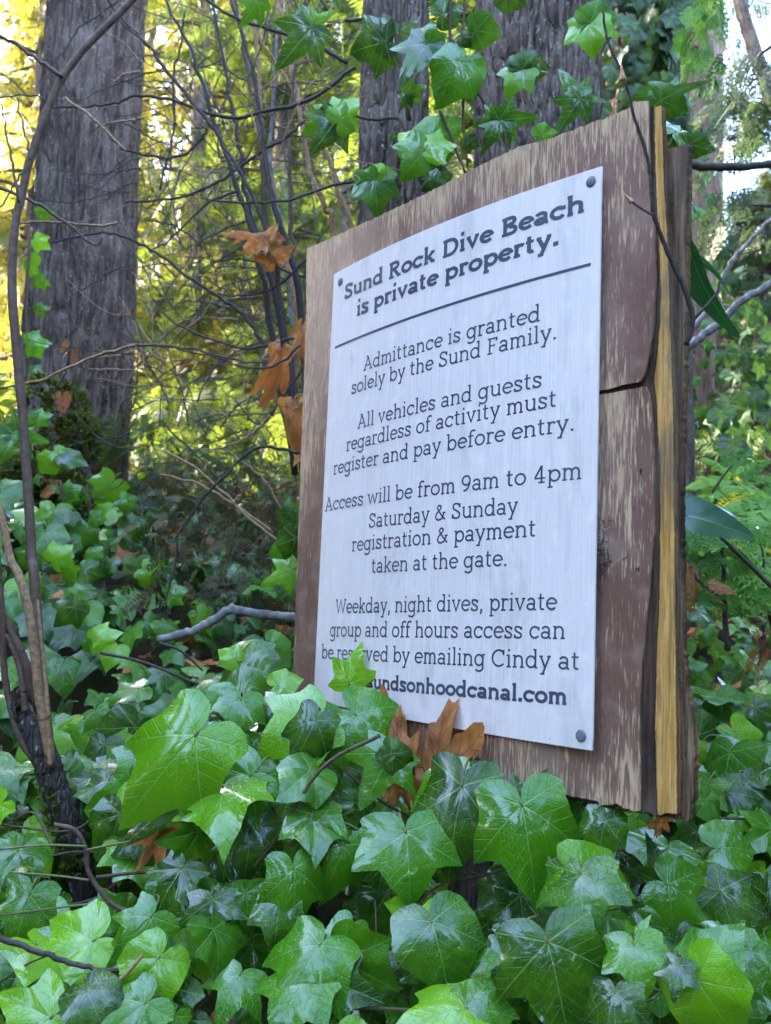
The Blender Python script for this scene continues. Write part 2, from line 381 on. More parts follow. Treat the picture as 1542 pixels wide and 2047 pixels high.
def outline(pts): # px polyline (x(y)) -> function of row y
    a = np.array(pts, dtype=float); return lambda y: np.interp(y, a[:, 1], a[:, 0])
TOPL = np.array([(608, 499), (640, 486), (700, 458), (760, 432), (800, 412), (850, 388), (900, 362), (950, 336), (1000, 310), (1040, 292), (1100, 276), (1160, 254), (1220, 232), (1262, 215), (1268, 203), (1300, 203)], float)
LE = np.array([solve(x, y, board_pt) for x, y in [(613, 497), (613, 620), (606, 800), (598, 1050), (590, 1250), (584, 1400), (582, 1470)]])
RE = np.array([solve(x, y, board_pt) for x, y in [(1300, 205), (1301, 300), (1303, 390), (1310, 450), (1313, 560), (1309, 650), (1300, 705), (1292, 745), (1284, 762)]])
RE2 = np.array([solve(x, y, board_pt) for x, y in [(1293, 773), (1299, 787), (1307, 850), (1310, 940), (1308, 1050), (1303, 1140), (1294, 1240), (1284, 1330), (1281, 1420), (1282, 1510), (1281, 1622)]])
CR = [solve(1198, 781, board_pt), solve(1198, 789, board_pt)]
TE = np.array([solve(x, y, board_pt) for x, y in TOPL]); BE = np.array([solve(x, y, board_pt) for x, y in [(582, 1466), (700, 1490), (940, 1546), (1130, 1588), (1205, 1606), (1281, 1622)]])
def veneer_piece(vtop, vbot, redge, nu=110, nv=150, top_j=0, bot_j=0):
    """grid between left edge and redge(v); vtop/vbot functions of u"""
    V = []; UV = []
    for j in range(nv + 1):
        for i in range(nu + 1):
            a = i / nu; b = j / nv
            u = -.1 + 1.3 * a
            vt, vb = vtop(u), vbot(u); v = vt + (vb - vt) * b
            ul = np.interp(v, LE[:, 1], LE[:, 0]) + .002 * noise.noise((0, v * 40, 2)); ur = redge(v) + .002 * noise.noise((5, v * 60, 2))
            u = ul + (ur - ul) * a
            vt, vb = vtop(u), vbot(u)
            vt = vt + top_j * (noise.noise((u * 90, 0, 0)) + .6 * noise.noise((u * 240, 0, 3))); vb = vb + bot_j * (noise.noise((u * 70, 9, 0)) + .7 * noise.noise((u * 220, 9, 3)))
            v = vt + (vb - vt) * b
            lift = .0022 * noise.noise((u * 3, v * 2.5, 5)) + .0006 * noise.noise((u * 30, v * 3, 7))
            # the loose right margin curls off the ply
            cu = np.clip((a - .9) / .1, 0, 1); lift += .004 * cu * cu * (.5 + noise.noise((1, v * 5, 4)))
            V.append(board_pt(u, v, lift)); UV.append((a * .999, (v + .13) / 1.31))
    return V, UV
def slab(V, UV, nu, nv, thick, mats, name, parent):
    V = np.array(V); n = len(V); back = V - ND * thick
    ii = (np.arange(nv)[:, None] * (nu + 1) + np.arange(nu)[None, :]).ravel()
    Fq = np.stack([ii, ii + nu + 1, ii + nu + 2, ii + 1], -1)
    rim = [j * (nu + 1) for j in range(nv + 1)] + [nv * (nu + 1) + i for i in range(1, nu + 1)] + [j * (nu + 1) + nu for j in range(nv - 1, -1, -1)] + [i for i in range(nu - 1, 0, -1)]
    m = len(rim)
    # separate rim vertices keep the edge crisp
    RV = np.vstack([V[rim], back[rim]]); base = 2 * n
    Rq = np.array([[base + k, base + m + k, base + m + (k + 1) % m, base + (k + 1) % m] for k in range(m)])
    allV = np.vstack([V, back, RV]); uv = np.vstack([UV, UV, np.array(UV)[rim], np.array(UV)[rim]])
    Q = np.vstack([Fq, Fq[:, ::-1] + n, Rq])
    mi = np.concatenate([np.zeros(len(Fq)), np.zeros(len(Fq)), np.ones(len(Rq))]) if len(mats) > 1 else None
    return obj(name, mesh_np(name, allV, Q, mats, mi=mi, uv=uv), parent)
bc = board_pt(.5, 1.1)
board = thing('plywood_board', (bc[0], bc[1], bc[2]), 'weathered brown plywood board with peeling delaminated right edge, standing in the ivy', 'board')
fT = lambda u: np.interp(u, TE[:, 0], TE[:, 1]); fB = lambda u: np.interp(u, BE[:, 0], BE[:, 1])
crT = lambda u: np.interp(u, [CR[0][0] - .02, CR[0][0], RE[-1][0]], [CR[0][1] + .004, CR[0][1], RE[-1][1] ])
crB = lambda u: np.interp(u, [CR[1][0] - .02, CR[1][0], RE2[0][0]], [CR[0][1] + .0045, CR[1][1], RE2[0][1]])
V, UV = veneer_piece(fT, crT, lambda v: np.interp(v, RE[:, 1], RE[:, 0]), 140, 120, .004, .0015)
o = slab(V, UV, 140, 120, .003, [M['paint'], M['ply_weath']], 'front_veneer', board); o['label'] = 'upper piece of the brown painted veneer, torn along its top edge'
V, UV = veneer_piece(crB, fB, lambda v: np.interp(v, RE2[:, 1], RE2[:, 0]), 140, 140, .0015, .006)
o = slab(V, UV, 140, 140, .003, [M['paint'], M['ply_weath']], 'front_veneer', board); o['label'] = 'lower piece of the brown painted veneer, worn to bare wood below the crack'
def ply(name, off, thick, rpx, toppx, botpx, mats, jit, lab):
    A = np.array([solve(x, y, board_pt, off) for x, y in rpx])
    vt = A[0][1]; vb = A[-1][1]; nu, nv = 60, 420
    V, UV = [], []
    for j in range(nv + 1):
        for i in range(nu + 1):
            a = i / nu; v = vt + (vb - vt) * j / nv
            ul = np.interp(v, LE[:, 1], LE[:, 0]) + .012; ur = np.interp(v, A[:, 1], A[:, 0]) + jit * .7 * noise.noise((off * 900, v * 30, 1)) + jit * .8 * noise.noise((off * 900, v * 120, 1)) + jit * .5 * abs(noise.noise((off * 900, v * 330, 1)))
            u = ul + (ur - ul) * (a ** .5)
            tl = (u - ur) * toppx; v2 = v + (tl if j == 0 else 0) + (.010 * noise.noise((u * 60, off * 99, j)) if j in (0, nv) else 0)
            # the hidden top follows the veneer's top edge
            v2 = max(v2, np.interp(u, TE[:, 0], TE[:, 1]) + .006)
            V.append(board_pt(u, v2, off + .001 * noise.noise((u * 20, v * 4, off * 50)))); UV.append((a, j / nv))
    o = slab(V, UV, nu, nv, thick, mats, name, board); o['label'] = lab; return o
ply('inner_ply', -.007, .009, [(1322, 205), (1326, 330), (1333, 470), (1339, 620), (1345, 800), (1347, 1000), (1350, 1200), (1351, 1400), (1353, 1500), (1353, 1632)], 0, 0, [M['ply_gold'], M['ply_dark']], .0015, 'golden bare inner ply showing past the torn veneer')
ply('under_ply', -.0042, .0024, [(1306, 204), (1308, 330), (1314, 470), (1319, 580), (1314, 680), (1305, 760), (1310, 800), (1317, 940), (1318, 1050), (1316, 1200), (1310, 1330), (1307, 1450), (1310, 1550), (1313, 1628)], 0, 0, [M['ply_under'], M['ply_under']], .0015, 'dark brown layer just under the veneer, coloured for the shaded gap')
ply('middle_ply', -.021, .004, [(1336, 300), (1346, 500), (1352, 700), (1353, 1000), (1355, 1250), (1362, 1400), (1366, 1500), (1364, 1640)], 0, 0, [M['ply_dark'], M['ply_dark']], .003, 'thin dark stained ply between the golden ply and the back ply')
ply('back_ply', -.029, .010, [(1375, 285), (1373, 430), (1370, 560), (1368, 700), (1363, 850), (1361, 1000), (1361, 1150), (1364, 1280), (1372, 1380), (1384, 1450), (1388, 1520), (1386, 1590), (1376, 1640)], 0, 0, [M['ply_weath'], M['ply_dark']], .004, 'dark stained back ply with ragged right edge')
# post that carries the board, behind it
pa = Acc()
pc = board_pt(.55, .5, -.075)
tube(pa, [np.array([pc[0], pc[1], board_pt(.5, 1.6)[2] - .25]), np.array([pc[0], pc[1], board_pt(.5, .1)[2]])], .034, .034, sides=12, n=8)
obj('post', pa.mesh('post', M['bark_dark']), board)

# ------------------------------------------------------------------ metal sign
def sheet_mat():
    t = NT('white_sheet_metal'); st = t.noise(t.coord('UV', (1, .02, 1)), 260, 4, .7); bl = t.noise(t.coord('UV', (1, .6, 1)), 26, 4, .6); sp = t.noise(t.coord('UV', (1, 1.3, 1)), 120, 2)
    c = t.mix(t.sstep(st, .3, .7), (.76, .655, .645), (.86, .76, .745)); c = t.mix(t.m('MULTIPLY', t.sstep(bl, .5, .72), .55), c, (.90, .83, .815))
    c = t.mix(t.sstep(sp, .755, .775), c, (.35, .33, .35))
    gr = t.noise(t.coord('UV', (1, .35, 1)), 9, 6, .65, .6); c = t.mix(t.m('MULTIPLY', t.sstep(gr, .52, .72), .35), c, (.42, .40, .40))
    fl = t.noise(t.coord('UV', (1, 1.3, 1), (4, 2, 0)), 70, 3); c = t.mix(t.m('MULTIPLY', t.sstep(fl, .64, .70), .5), c, (.84, .84, .86))
    t.set(color=c, rough=.75, spec=.2); t.bump(st, .12, .001); return t.mat
M['sheet'] = sheet_mat()
M['ink'] = plain('grey_printed_ink', (.060, .068, .105), .55, nscale=30, col2=(.085, .095, .14), bump=0)
M['screw'] = plain('painted_screw_head', (.20, .21, .26), .5, nscale=80)
sc = sheet_pt(.5, 1.0)
sign = thing('metal_sign', sc, 'white metal notice sheet screwed to the brown plywood board', 'sign')
nu, nv = 40, 40
V = [sheet_pt(i / nu, j / nv) for j in range(nv + 1) for i in range(nu + 1)]; UV = [(i / nu, j / nv) for j in range(nv + 1) for i in range(nu + 1)]
slab(V, UV, nu, nv, .0022, [M['sheet']], 'sheet', sign)
def glyphs(w):
    h = w / 2; s = w * .82; q = s / 2; X = .5
    def E(cx, cy, rx, ry, a0, a1, n=18): return [(cx + rx * math.cos(R(a)), cy + ry * math.sin(R(a))) for a in np.linspace(a0, a1, n)]
    B = lambda x0, x1: ([(x0, q), (x1, q)], s)
    T = lambda x0, x1, y=X: ([(x0, y - q), (x1, y - q)], s)
    S = lambda *p: (list(p), w)
    ell = lambda cx, cy, rx, ry: (E(cx, cy, rx, ry, 0, 360, 30), w)
    def sm(p, n=30): return [tuple(a) for a in spline([(x, y, 0) for x, y in p], n)[:, :2]]
    G = {}
    G['a'] = ([(E(.215, .34, .145, .16 - h, 165, 0) + [(.36, .1), (.37, q)], w), ell(.205, .15, .155, .15 - h), B(.36, .45)], .47)
    G['b'] = ([S((.1, 0), (.1, .74)), ell(.29, .25, .19, .25 - h), T(.0, .1, .74)], .53)
    G['c'] = ([(E(.25, .25, .205, .25 - h, 38, 322), w), S((.41, .46), (.41, .32))], .46)
    G['d'] = ([S((.42, 0), (.42, .74)), ell(.235, .25, .19, .25 - h), T(.32, .42, .74), B(.42, .52)], .54)
    G['e'] = ([(E(.25, .25, .205, .25 - h, 0, 318), w), ([(.06, .26), (.455 - h, .26)], s)], .47)
    G['f'] = ([([(.13, 0), (.13, .55)] + E(.26, .57, .13, .17 - h, 180, 40, 10), w), T(.02, .29), B(.03, .26)], .31)
    G['g'] = ([([(.42, .5), (.42, -.05)] + E(.24, -.06, .18, .17 - h, 0, -155, 14), w), ell(.235, .25, .19, .25 - h), T(.42, .52)], .53)
    arch = lambda x0, x1, y=.31: ([(x0, .2)] + E((x0 + x1) / 2, y, (x1 - x0) / 2, .5 - h - y, 180, 0, 14) + [(x1, 0)], w)
    G['h'] = ([S((.11, 0), (.11, .74)), arch(.11, .43), B(.02, .2), B(.34, .52), T(.02, .11, .74)], .54)
    G['i'] = ([S((.12, 0), (.12, .5)), B(.02, .22), T(.02, .12), S((.12, .62), (.12, .62 + w * 1.15))], .24)
    G['k'] = ([S((.11, 0), (.11, .74)), S((.40, .5 - q), (.12, .2)), S((.21, .29), (.41, q)), B(.02, .2), B(.33, .5), T(.02, .11, .74), T(.31, .48)], .51)
    G['l'] = ([S((.12, 0), (.12, .74)), B(.02, .22), T(.02, .12, .74)], .24)
    G['m'] = ([S((.11, 0), (.11, .5)), arch(.11, .38), arch(.38, .65), B(.02, .2), B(.3, .46), B(.57, .74), T(.02, .11)], .76)
    G['n'] = ([S((.11, 0), (.11, .5)), arch(.11, .43), B(.02, .2), B(.34, .52), T(.02, .11)], .54)
    G['o'] = ([ell(.25, .25, .205, .25 - h)], .5)
    G['p'] = ([S((.11, -.22), (.11, .5)), ell(.295, .25, .19, .25 - h), B(.02, .22)], .53)
    G['p'][0][2] = ([(.02, -.22 + q), (.23, -.22 + q)], s); G['p'][0].append(T(.02, .11))
    G['r'] = ([S((.11, 0), (.11, .5)), ([(.11, .2)] + E(.25, .3, .14, .2 - h, 180, 40, 10), w), B(.02, .24), T(.02, .11)], .36)
    G['s'] = ([(sm([(.335, .37), (.30, .43), (.2, .5 - h), (.10, .45), (.075, .37), (.13, .29), (.28, .22), (.345, .14), (.31, .06), (.2, h), (.10, .055), (.06, .13)]), w), S((.345, .46), (.345, .34)), S((.055, .16), (.055, .03))], .41)
    G['t'] = ([([(.13, .64), (.13, .14)] + E(.225, .13, .095, .13 - h, 180, 310, 10), w), T(.02, .29)], .33)
    G['u'] = ([([(.11, .5)] + E(.27, .19, .16, .19 - h, 180, 360, 14) + [(.43, .3)], w), S((.43, 0), (.43, .5)), T(.02, .11), T(.33, .43), B(.43, .52)], .54)
    G['v'] = ([S((.07, .5 - q), (.24, h), (.41, .5 - q)), T(0, .16), T(.32, .48)], .48)
    G['w'] = ([S((.07, .5 - q), (.21, h), (.36, .46), (.51, h), (.65, .5 - q)), T(0, .16), T(.56, .72)], .72)
    G['y'] = ([S((.07, .5 - q), (.25, .04)), S((.42, .5 - q), (.16, -.22 + q)), T(0, .16), T(.33, .48), ([(.05, -.22 + q), (.24, -.22 + q)], s)], .48)
    G['A'] = ([S((.09, q), (.33, .69)), S((.31, .69), (.58, q)), ([(.17, .24), (.48, .24)], s), B(.0, .2), B(.46, .67), T(.2, .33, .72)], .66)
    G['B'] = ([S((.14, 0), (.14, .7)), ([(.14, .7 - q), (.34, .7 - q)] + E(.34, .53, .13, .17 - q, 90, -90, 12) + [(.14, .36)], w), ([(.14, .36), (.36, .36)] + E(.36, .18, .15, .18 - q, 90, -90, 12) + [(.14, q)], w), B(.03, .2), T(.03, .2, .7)], .58)
    G['C'] = ([(E(.34, .35, .29, .35 - h, 45, 318, 26), w), S((.555, .67), (.555, .47))], .64)
    G['D'] = ([S((.14, 0), (.14, .7)), ([(.14, .7 - q), (.32, .7 - q)] + E(.32, .35, .29, .35 - q, 90, -90, 18) + [(.14, q)], w), B(.03, .2), T(.03, .2, .7)], .67)
    G['F'] = ([S((.14, 0), (.14, .7)), T(.03, .5, .7), S((.5 - h, .7), (.5 - h, .54)), ([(.14, .37), (.4, .37)], s), B(.03, .27)], .53)
    G['R'] = ([S((.14, 0), (.14, .7)), ([(.14, .7 - q), (.34, .7 - q)] + E(.34, .52, .14, .18 - q, 90, -90, 12) + [(.14, .34)], w), S((.3, .34), (.5, q)), B(.03, .27), B(.44, .62), T(.03, .2, .7)], .62)
    G['S'] = ([(sm([(.43, .52), (.38, .62), (.26, .7 - h), (.13, .63), (.09, .52), (.15, .42), (.36, .31), (.44, .19), (.39, .08), (.26, h), (.13, .075), (.075, .19)]), w), S((.44, .66), (.44, .49)), S((.07, .22), (.07, .04))], .51)
    G['W'] = ([S((.08, .7 - q), (.25, h), (.45, .66), (.65, h), (.83, .7 - q)), T(0, .18, .7), T(.73, .91, .7)], .9)
    G['4'] = ([S((.33, 0), (.33, .7)), ([(.33, .69), (.06, .21)], w), ([(.05, .2), (.48, .2)], s), B(.2, .46)], .52)
    G['9'] = ([ell(.24, .47, .185, .23 - h), (sm([(.425, .48), (.41, .33), (.34, .16), (.23, .06), (.12, h)], 14), w)], .49)
    G['&'] = ([(sm([(.58, .03), (.4, .22), (.2, .46), (.16, .58), (.25, .7 - h), (.35, .6), (.29, .47), (.13, .33), (.07, .18), (.14, .06), (.26, h), (.4, .09), (.48, .22), (.51, .32)], 44), w), ([(.43, .34), (.6, .34)], s)], .63)
    G['@'] = ([(E(.4, .28, .34, .36, 320, -10, 28), w * .8), ell(.38, .27, .13, .15), S((.52, .42), (.53, .16))], .8)
    d = w * 1.2
    G['.'] = ([([(.1, 0), (.1, d)], d)], .2)
    G[','] = ([([(.1, 0), (.1, d)], d), S((.12, .03), (.06, -.12))], .2)
    return G
def ribbon(pts, w):
    pts = [np.array(p) for p in pts]; out = []
    p2 = [pts[0]]
    for p in pts[1:]:
        if np.linalg.norm(p - p2[-1]) > 1e-4: p2.append(p)
    pts = p2; n = len(pts); closed = n > 4 and np.linalg.norm(pts[0] - pts[-1]) < 1e-3
    L, Rr = [], []
    for i in range(n):
        a = pts[i] - pts[i - 1] if i > 0 else (pts[0] - pts[-2] if closed else None)
        b = pts[i + 1] - pts[i] if i < n - 1 else (pts[1] - pts[0] if closed else None)
        if a is None: a = b
        if b is None: b = a
        a = a / np.linalg.norm(a); b = b / np.linalg.norm(b)
        m = a + b; ml = np.linalg.norm(m); m = m / ml if ml > .2 else a
        nrm = np.array([-m[1], m[0]]); k = w / 2 / max(.5, abs(nrm @ np.array([-a[1], a[0]])))
        L.append(pts[i] + nrm * k); Rr.append(pts[i] - nrm * k)
    return [[L[i], L[i + 1], Rr[i + 1], Rr[i]] for i in range(n - 1)]
def covered(x, y, vs, fs):
    for f in fs:
        q = [vs[i] for i in f]
        for t3 in ((q[0], q[1], q[2]), (q[0], q[2], q[3])):
            s_ = [(t3[(k + 1) % 3].x - t3[k].x) * (y - t3[k].y) - (t3[(k + 1) % 3].y - t3[k].y) * (x - t3[k].x) for k in range(3)]
            if min(s_) >= -1e-9 or max(s_) <= 1e-9: return True
    return False
_gc = {}
def glyph_tris(ch, w):
    if (ch, w) in _gc: return _gc[(ch, w)]
    st, adv = glyphs(w)[ch]
    vs, fs = [], []
    for pts, ww in st:
        for q in ribbon(pts, ww):
            ar = sum(q[i][0] * q[(i + 1) % 4][1] - q[(i + 1) % 4][0] * q[i][1] for i in range(4))
            if ar < 0: q = q[::-1]
            fs.append(list(range(len(vs), len(vs) + 4))); vs += [Vector((float(p[0]), float(p[1]))) for p in q]
    ov, oe, of, _a, _b, orig = delaunay_2d_cdt(vs, [], fs, 0, 1e-5); of = [f for f in of if covered(sum((ov[i].x for i in f)) / len(f), sum((ov[i].y for i in f)) / len(f), vs, fs)]
    _gc[(ch, w)] = (np.array([(p.x, p.y) for p in ov]), [list(f) for f in of], adv); return _gc[(ch, w)]
def text_line(txt, L, Rp, cap, bold):
    wgt = .138 if bold else .080
    x = 0; parts = []
    for k, ch in enumerate(txt):
        if ch == ' ': x += .26; continue
        gv, gf, adv = glyph_tris(ch, wgt); parts.append((gv + np.array([x, 0]), gf)); x += adv + (.035 if not bold else .045)
    xs = np.concatenate([p[0][:, 0] for p in parts]); x0, x1 = xs.min(), xs.max()
    a = solve(*L, sheet_pt); b = solve(*Rp, sheet_pt); ca = cap / .7
    V, T = [], []; n = 0
    for gv, gf in parts:
        tt = (gv[:, 0] - x0) / (x1 - x0)
        for t_, y in zip(tt, gv[:, 1]):
            uv = a + (b - a) * t_; V.append(sheet_pt(uv[0], uv[1] - y * ca, .0003))
        T += [[i + n for i in f] for f in gf]; n += len(gv)
    tri = np.array([f for f in T if len(f) == 3]); rest = [f for f in T if len(f) != 3]
    for f in rest: tri = np.vstack([tri, [[f[0], f[i], f[i + 1]] for i in range(1, len(f) - 1)]])
    e1 = np.array(V)[tri[:, 1]] - np.array(V)[tri[:, 0]]; e2 = np.array(V)[tri[:, 2]] - np.array(V)[tri[:, 0]]
    flip = (np.cross(e1, e2) @ ND) < 0; tri[flip] = tri[flip][:, ::-1]
    o = obj('lettering', mesh_np('lettering', V, tri, M['ink'], smooth=False), sign)
    return o
CAPT, CAPB = .0365, .0318
LINES = [('Sund Rock Dive Beach', (689, 600), (1168, 424), CAPT, 1), ('is private property.', (714, 633), (1117, 490), CAPT, 1),
 ('Admittance is granted', (727, 742), (1080, 642), CAPB, 0), ('solely by the Sund Family.', (703, 789), (1112, 678), CAPB, 0),
 ('All vehicles and guests', (715, 858), (1083, 774), CAPB, 0), ('regardless of activity must', (693, 903), (1112, 813), CAPB, 0), ('register and pay before entry.', (667, 950), (1147, 861), CAPB, 0),
 ('Access will be from 9am to 4pm', (650, 1023), (1163, 958), CAPB, 0), ('Saturday & Sunday', (738, 1056), (1036, 1027), CAPB, 0), ('registration & payment', (704, 1103), (1071, 1073), CAPB, 0), ('taken at the gate.', (743, 1146), (1013, 1132), CAPB, 0),
 ('Weekday, night dives, private', (671, 1227), (1115, 1220), CAPB, 0), ('group and off hours access can', (660, 1273), (1130, 1278), CAPB, 0), ('be reserved by emailing Cindy at', (643, 1317), (1158, 1340), CAPB, 0),
 ('@sundsonhoodcanal.com', (712, 1374), (1133, 1410), .030, 1)]
for a in LINES: text_line(*a)
a = solve(670, 695, sheet_pt); b = solve(1182, 528, sheet_pt)
V = []; 
for i in range(25):
    uv = a + (b - a) * i / 24; V += [sheet_pt(uv[0], uv[1] - .0028, .0003), sheet_pt(uv[0], uv[1] + .0028, .0003)]
obj('divider_line', mesh_np('divider_line', V, [[2 * i, 2 * i + 1, 2 * i + 3, 2 * i + 2] for i in range(24)], M['ink']), sign)
for px, py in ((681, 563), (1182, 363), (1162, 1471)):
    uv = solve(px, py, sheet_pt); c = sheet_pt(*uv, 0.0003); rr = .0062
    V = [c + ND * .0016]; Fq, Ft = [], []
    for k, (rf, z) in enumerate(((.6, .0014), (.92, .0009), (1, 0))):
        for i in range(24): V.append(c + ND * z + rr * rf * (HD * math.cos(i * math.pi / 12) + VD * math.sin(i * math.pi / 12)))
    for i in range(24):
        j = (i + 1) % 24; Ft.append([0, 1 + i, 1 + j])
        for k in range(2): Fq.append([1 + k * 24 + i, 25 + k * 24 + i, 25 + k * 24 + j, 1 + k * 24 + j])
    obj('screw', mesh_np('screw', V, [np.array(Fq), np.array(Ft)], M['screw']), sign)

# ------------------------------------------------------------------ leaf meshes
def leaf_mesh(name, ctrl, dirs, mats, nr=7, na=60, seed=0, width=1.0, droop=.25, fold=.12, wave=.05, petiole=(.7, -.5), folds=.10, jag=0.0, crumple=0.0):
    rs = np.random.default_rng(seed)
    ct = np.array(ctrl, float); th = np.linspace(-180, 180, na + 1)[:-1]
    def rad(a, side):
        a = abs(a); i = np.searchsorted(ct[:, 0], a, 'right') - 1; i = min(max(i, 0), len(ct) - 2)
        t = (a - ct[i, 0]) / (ct[i + 1, 0] - ct[i, 0]); t = t * t * (3 - 2 * t) * .4 + t * .6
        return ct[i, 1] + (ct[i + 1, 1] - ct[i, 1]) * t
    asym = 1 + rs.normal(0, .07, 2)
    V = [(0, 0, 0)]; UV = [(.5, .5)]; ph = rs.uniform(0, 6.28, 4)
    for k in range(1, nr + 1):
        f = (k / nr) ** .85
        for a in th:
            ra = rad(a, 0) * (asym[0] if a > 0 else asym[1]) * (1 + .05 * noise.noise((math.cos(R(a)) * 3, math.sin(R(a)) * 3, seed * 1.7)) + (jag * rs.uniform(-1, 1) if k == nr else 0))
            x = ra * f * math.sin(R(a)); y = ra * f * math.cos(R(a)); rr = ra * f
            da = min(abs(abs(a) - d) for d in dirs)
            z = folds * rr * min(1, math.sin(R(min(da, 45)) * 2)) - droop * rr * rr * (.8 + .4 * math.cos(R(a - 40 * rs.normal(0, .02))))
            z += fold * (math.sqrt(x * x + .012) - .11) * .6 + wave * 1.5 * rr * rr * math.sin(R(a) * 3 + ph[0]) + wave * .8 * rr * rr * f * math.sin(R(a) * 7 + ph[1]) + wave * .8 * math.sin(y * 5 + ph[2]) * rr
            if crumple: z += crumple * (noise.noise((x * 3.2, y * 3.2, seed)) + .45 * noise.noise((x * 8, y * 8, seed + 3)))
            V.append((x * width, y, z)); UV.append((x * .25 + .5, y * .25 + .5))
    T = [[0, 1 + (i + 1) % na, 1 + i] for i in range(na)]; Q = []
    for k in range(nr - 1):
        b = 1 + k * na
        for i in range(na): j = (i + 1) % na; Q.append([b + i, b + j, b + na + j, b + na + i])
    mi = [0] * len(Q) + [0] * len(T)
    nleaf = len(V)
    if petiole:
        acc = Acc(); L, dz = petiole
        tube(acc, [(0, .02, .004), (.03, -.10, -.03), (.06 + rs.normal(0, .05), -.3 * L - .05, dz * .35), (rs.normal(0, .1), -.45 * L, dz)], .018, .024, sides=5, n=9)
        PV = np.vstack(acc.V); pq = np.vstack(acc.Q) + nleaf; pt = np.vstack(acc.T) + nleaf
        V = V + [tuple(p) for p in PV]; UV = UV + [(.5, .5)] * len(PV)
        mi = [0] * len(Q) + [1] * len(pq) + [0] * len(T) + [1] * len(pt)
        Q = Q + pq.tolist(); T = T + pt.tolist()
    return mesh_np(name, V, [np.array(Q), np.array(T)], mats, mi=mi, uv=UV)
IV_D = [(0, 1.06), (9, .82), (20, .63), (31, .54), (42, .62), (56.25, .84), (65, .67), (80, .46), (92, .45), (103, .53), (112.5, .62), (124, .50), (150, .31), (168, .17), (180, .05)]
IV_M = [(0, 1.03), (6, .92), (14, .82), (26, .70), (36, .65), (46, .71), (56.25, .86), (66, .73), (82, .58), (96, .55), (106, .59), (112.5, .63), (124, .56), (150, .38), (168, .2), (180, .06)]
IV_H = [(0, .98), (8, .90), (18, .82), (32, .75), (44, .73), (56.25, .80), (70, .72), (88, .65), (104, .62), (112.5, .62), (130, .55), (150, .42), (166, .26), (180, .07)]
IV_L = [(0, 1.12), (7, .88), (17, .62), (29, .48), (42, .56), (56.25, .74), (64, .55), (80, .39), (95, .38), (112.5, .47), (126, .38), (155, .2), (180, .05)]
DIRS = (0, 56.25, 112.5)
SHAPES = [IV_M, IV_H, IV_M, IV_H, IV_D, IV_L]
def kit(mat, nr, na, tag_): 
    out = []
    for i, c in enumerate(SHAPES):
        for k in range(2):
            out.append(leaf_mesh('ivy_leaf_' + tag_, c, DIRS, [M[mat], M['petiole']], nr, na, 10 * i + k, width=RNG.uniform(.92, 1.12), droop=RNG.uniform(.12, .5), fold=RNG.uniform(-.12, .2), wave=RNG.uniform(.05, .10), folds=RNG.uniform(.0, .025), petiole=(RNG.uniform(.6, 1.1), RNG.uniform(-.7, -.3))))
    return out
KIT = kit('ivy', 8, 96, 'near')
KITS = {'m': 0, 'h': 2, 'd': 8, 'l': 10}
KLOW = kit('ivy_slope', 3, 32, 'far')
def arrays(me):
    n = len(me.vertices); v = np.empty(n * 3, np.float32); me.vertices.foreach_get('co', v); v = v.reshape(-1, 3)
    T, Q, mT, mQ = [], [], [], []
    for p in me.polygons:
        (T if p.loop_total == 3 else Q).append(list(p.vertices)); (mT if p.loop_total == 3 else mQ).append(p.material_index)
    uvl = me.uv_layers[0].data if me.uv_layers else None
    uv = np.full((n, 2), .5)
    if uvl:
        for p in me.polygons:
            for li, vi in zip(p.loop_indices, p.vertices): uv[vi] = uvl[li].uv[:]
    return v, np.array(Q), np.array(T), np.array(mQ), np.array(mT), uv
class LeafAcc:
    """many leaves in one mesh"""
    def __init__(s, protos): s.p = [arrays(m) for m in protos]; s.items = [[] for _ in protos]
    def add(s, k, mat): s.items[k].append(mat)
    def mesh(s, name, mats):
        V, Q, T, mQ, mT, uv, var = [], [], [], [], [], [], []; n = 0
        for (v, q, t, a, b, u), it in zip(s.p, s.items):
            for W in it:
                Wm = np.array(W); V.append(v @ Wm[:3, :3].T + Wm[:3, 3]); Q.append(q + n); T.append(t + n); mQ.append(a); mT.append(b); uv.append(u); var.append(np.full(len(v), RNG.random())); n += len(v)
        return mesh_np(name, np.vstack(V), [np.vstack(Q), np.vstack(T)], mats, mi=np.concatenate([*mQ, *mT]), var=np.concatenate(var), uv=np.vstack(uv))
    def count(s): return sum(len(i) for i in s.items)
def frame(pos, T, N, size, wid=1.0):
    y = Vector(T).normalized(); z = Vector(N); z = (z - y * z.dot(y)).normalized(); x = y.cross(z)
    m = Matrix(((x[0] * size * wid, y[0] * size, z[0] * size, pos[0]), (x[1] * size * wid, y[1] * size, z[1] * size, pos[1]), (x[2] * size * wid, y[2] * size, z[2] * size, pos[2]), (0, 0, 0, 1)))
    return m
def px_leaf(pet, tip, d, dt=-.02, wid=1.0, up=.35, side=0.0, jit=.12):
    """leaf frame from its petiole and tip in the photo, at depth d"""
    a = P(*pet, d); b = P(*tip, d + dt); T = b - a; tc = CAM - a; tc /= np.linalg.norm(tc)
    N = tc + np.array([side, 0, up]) + RNG.normal(0, jit, 3)
    return frame(a, T, N, np.linalg.norm(T), wid)

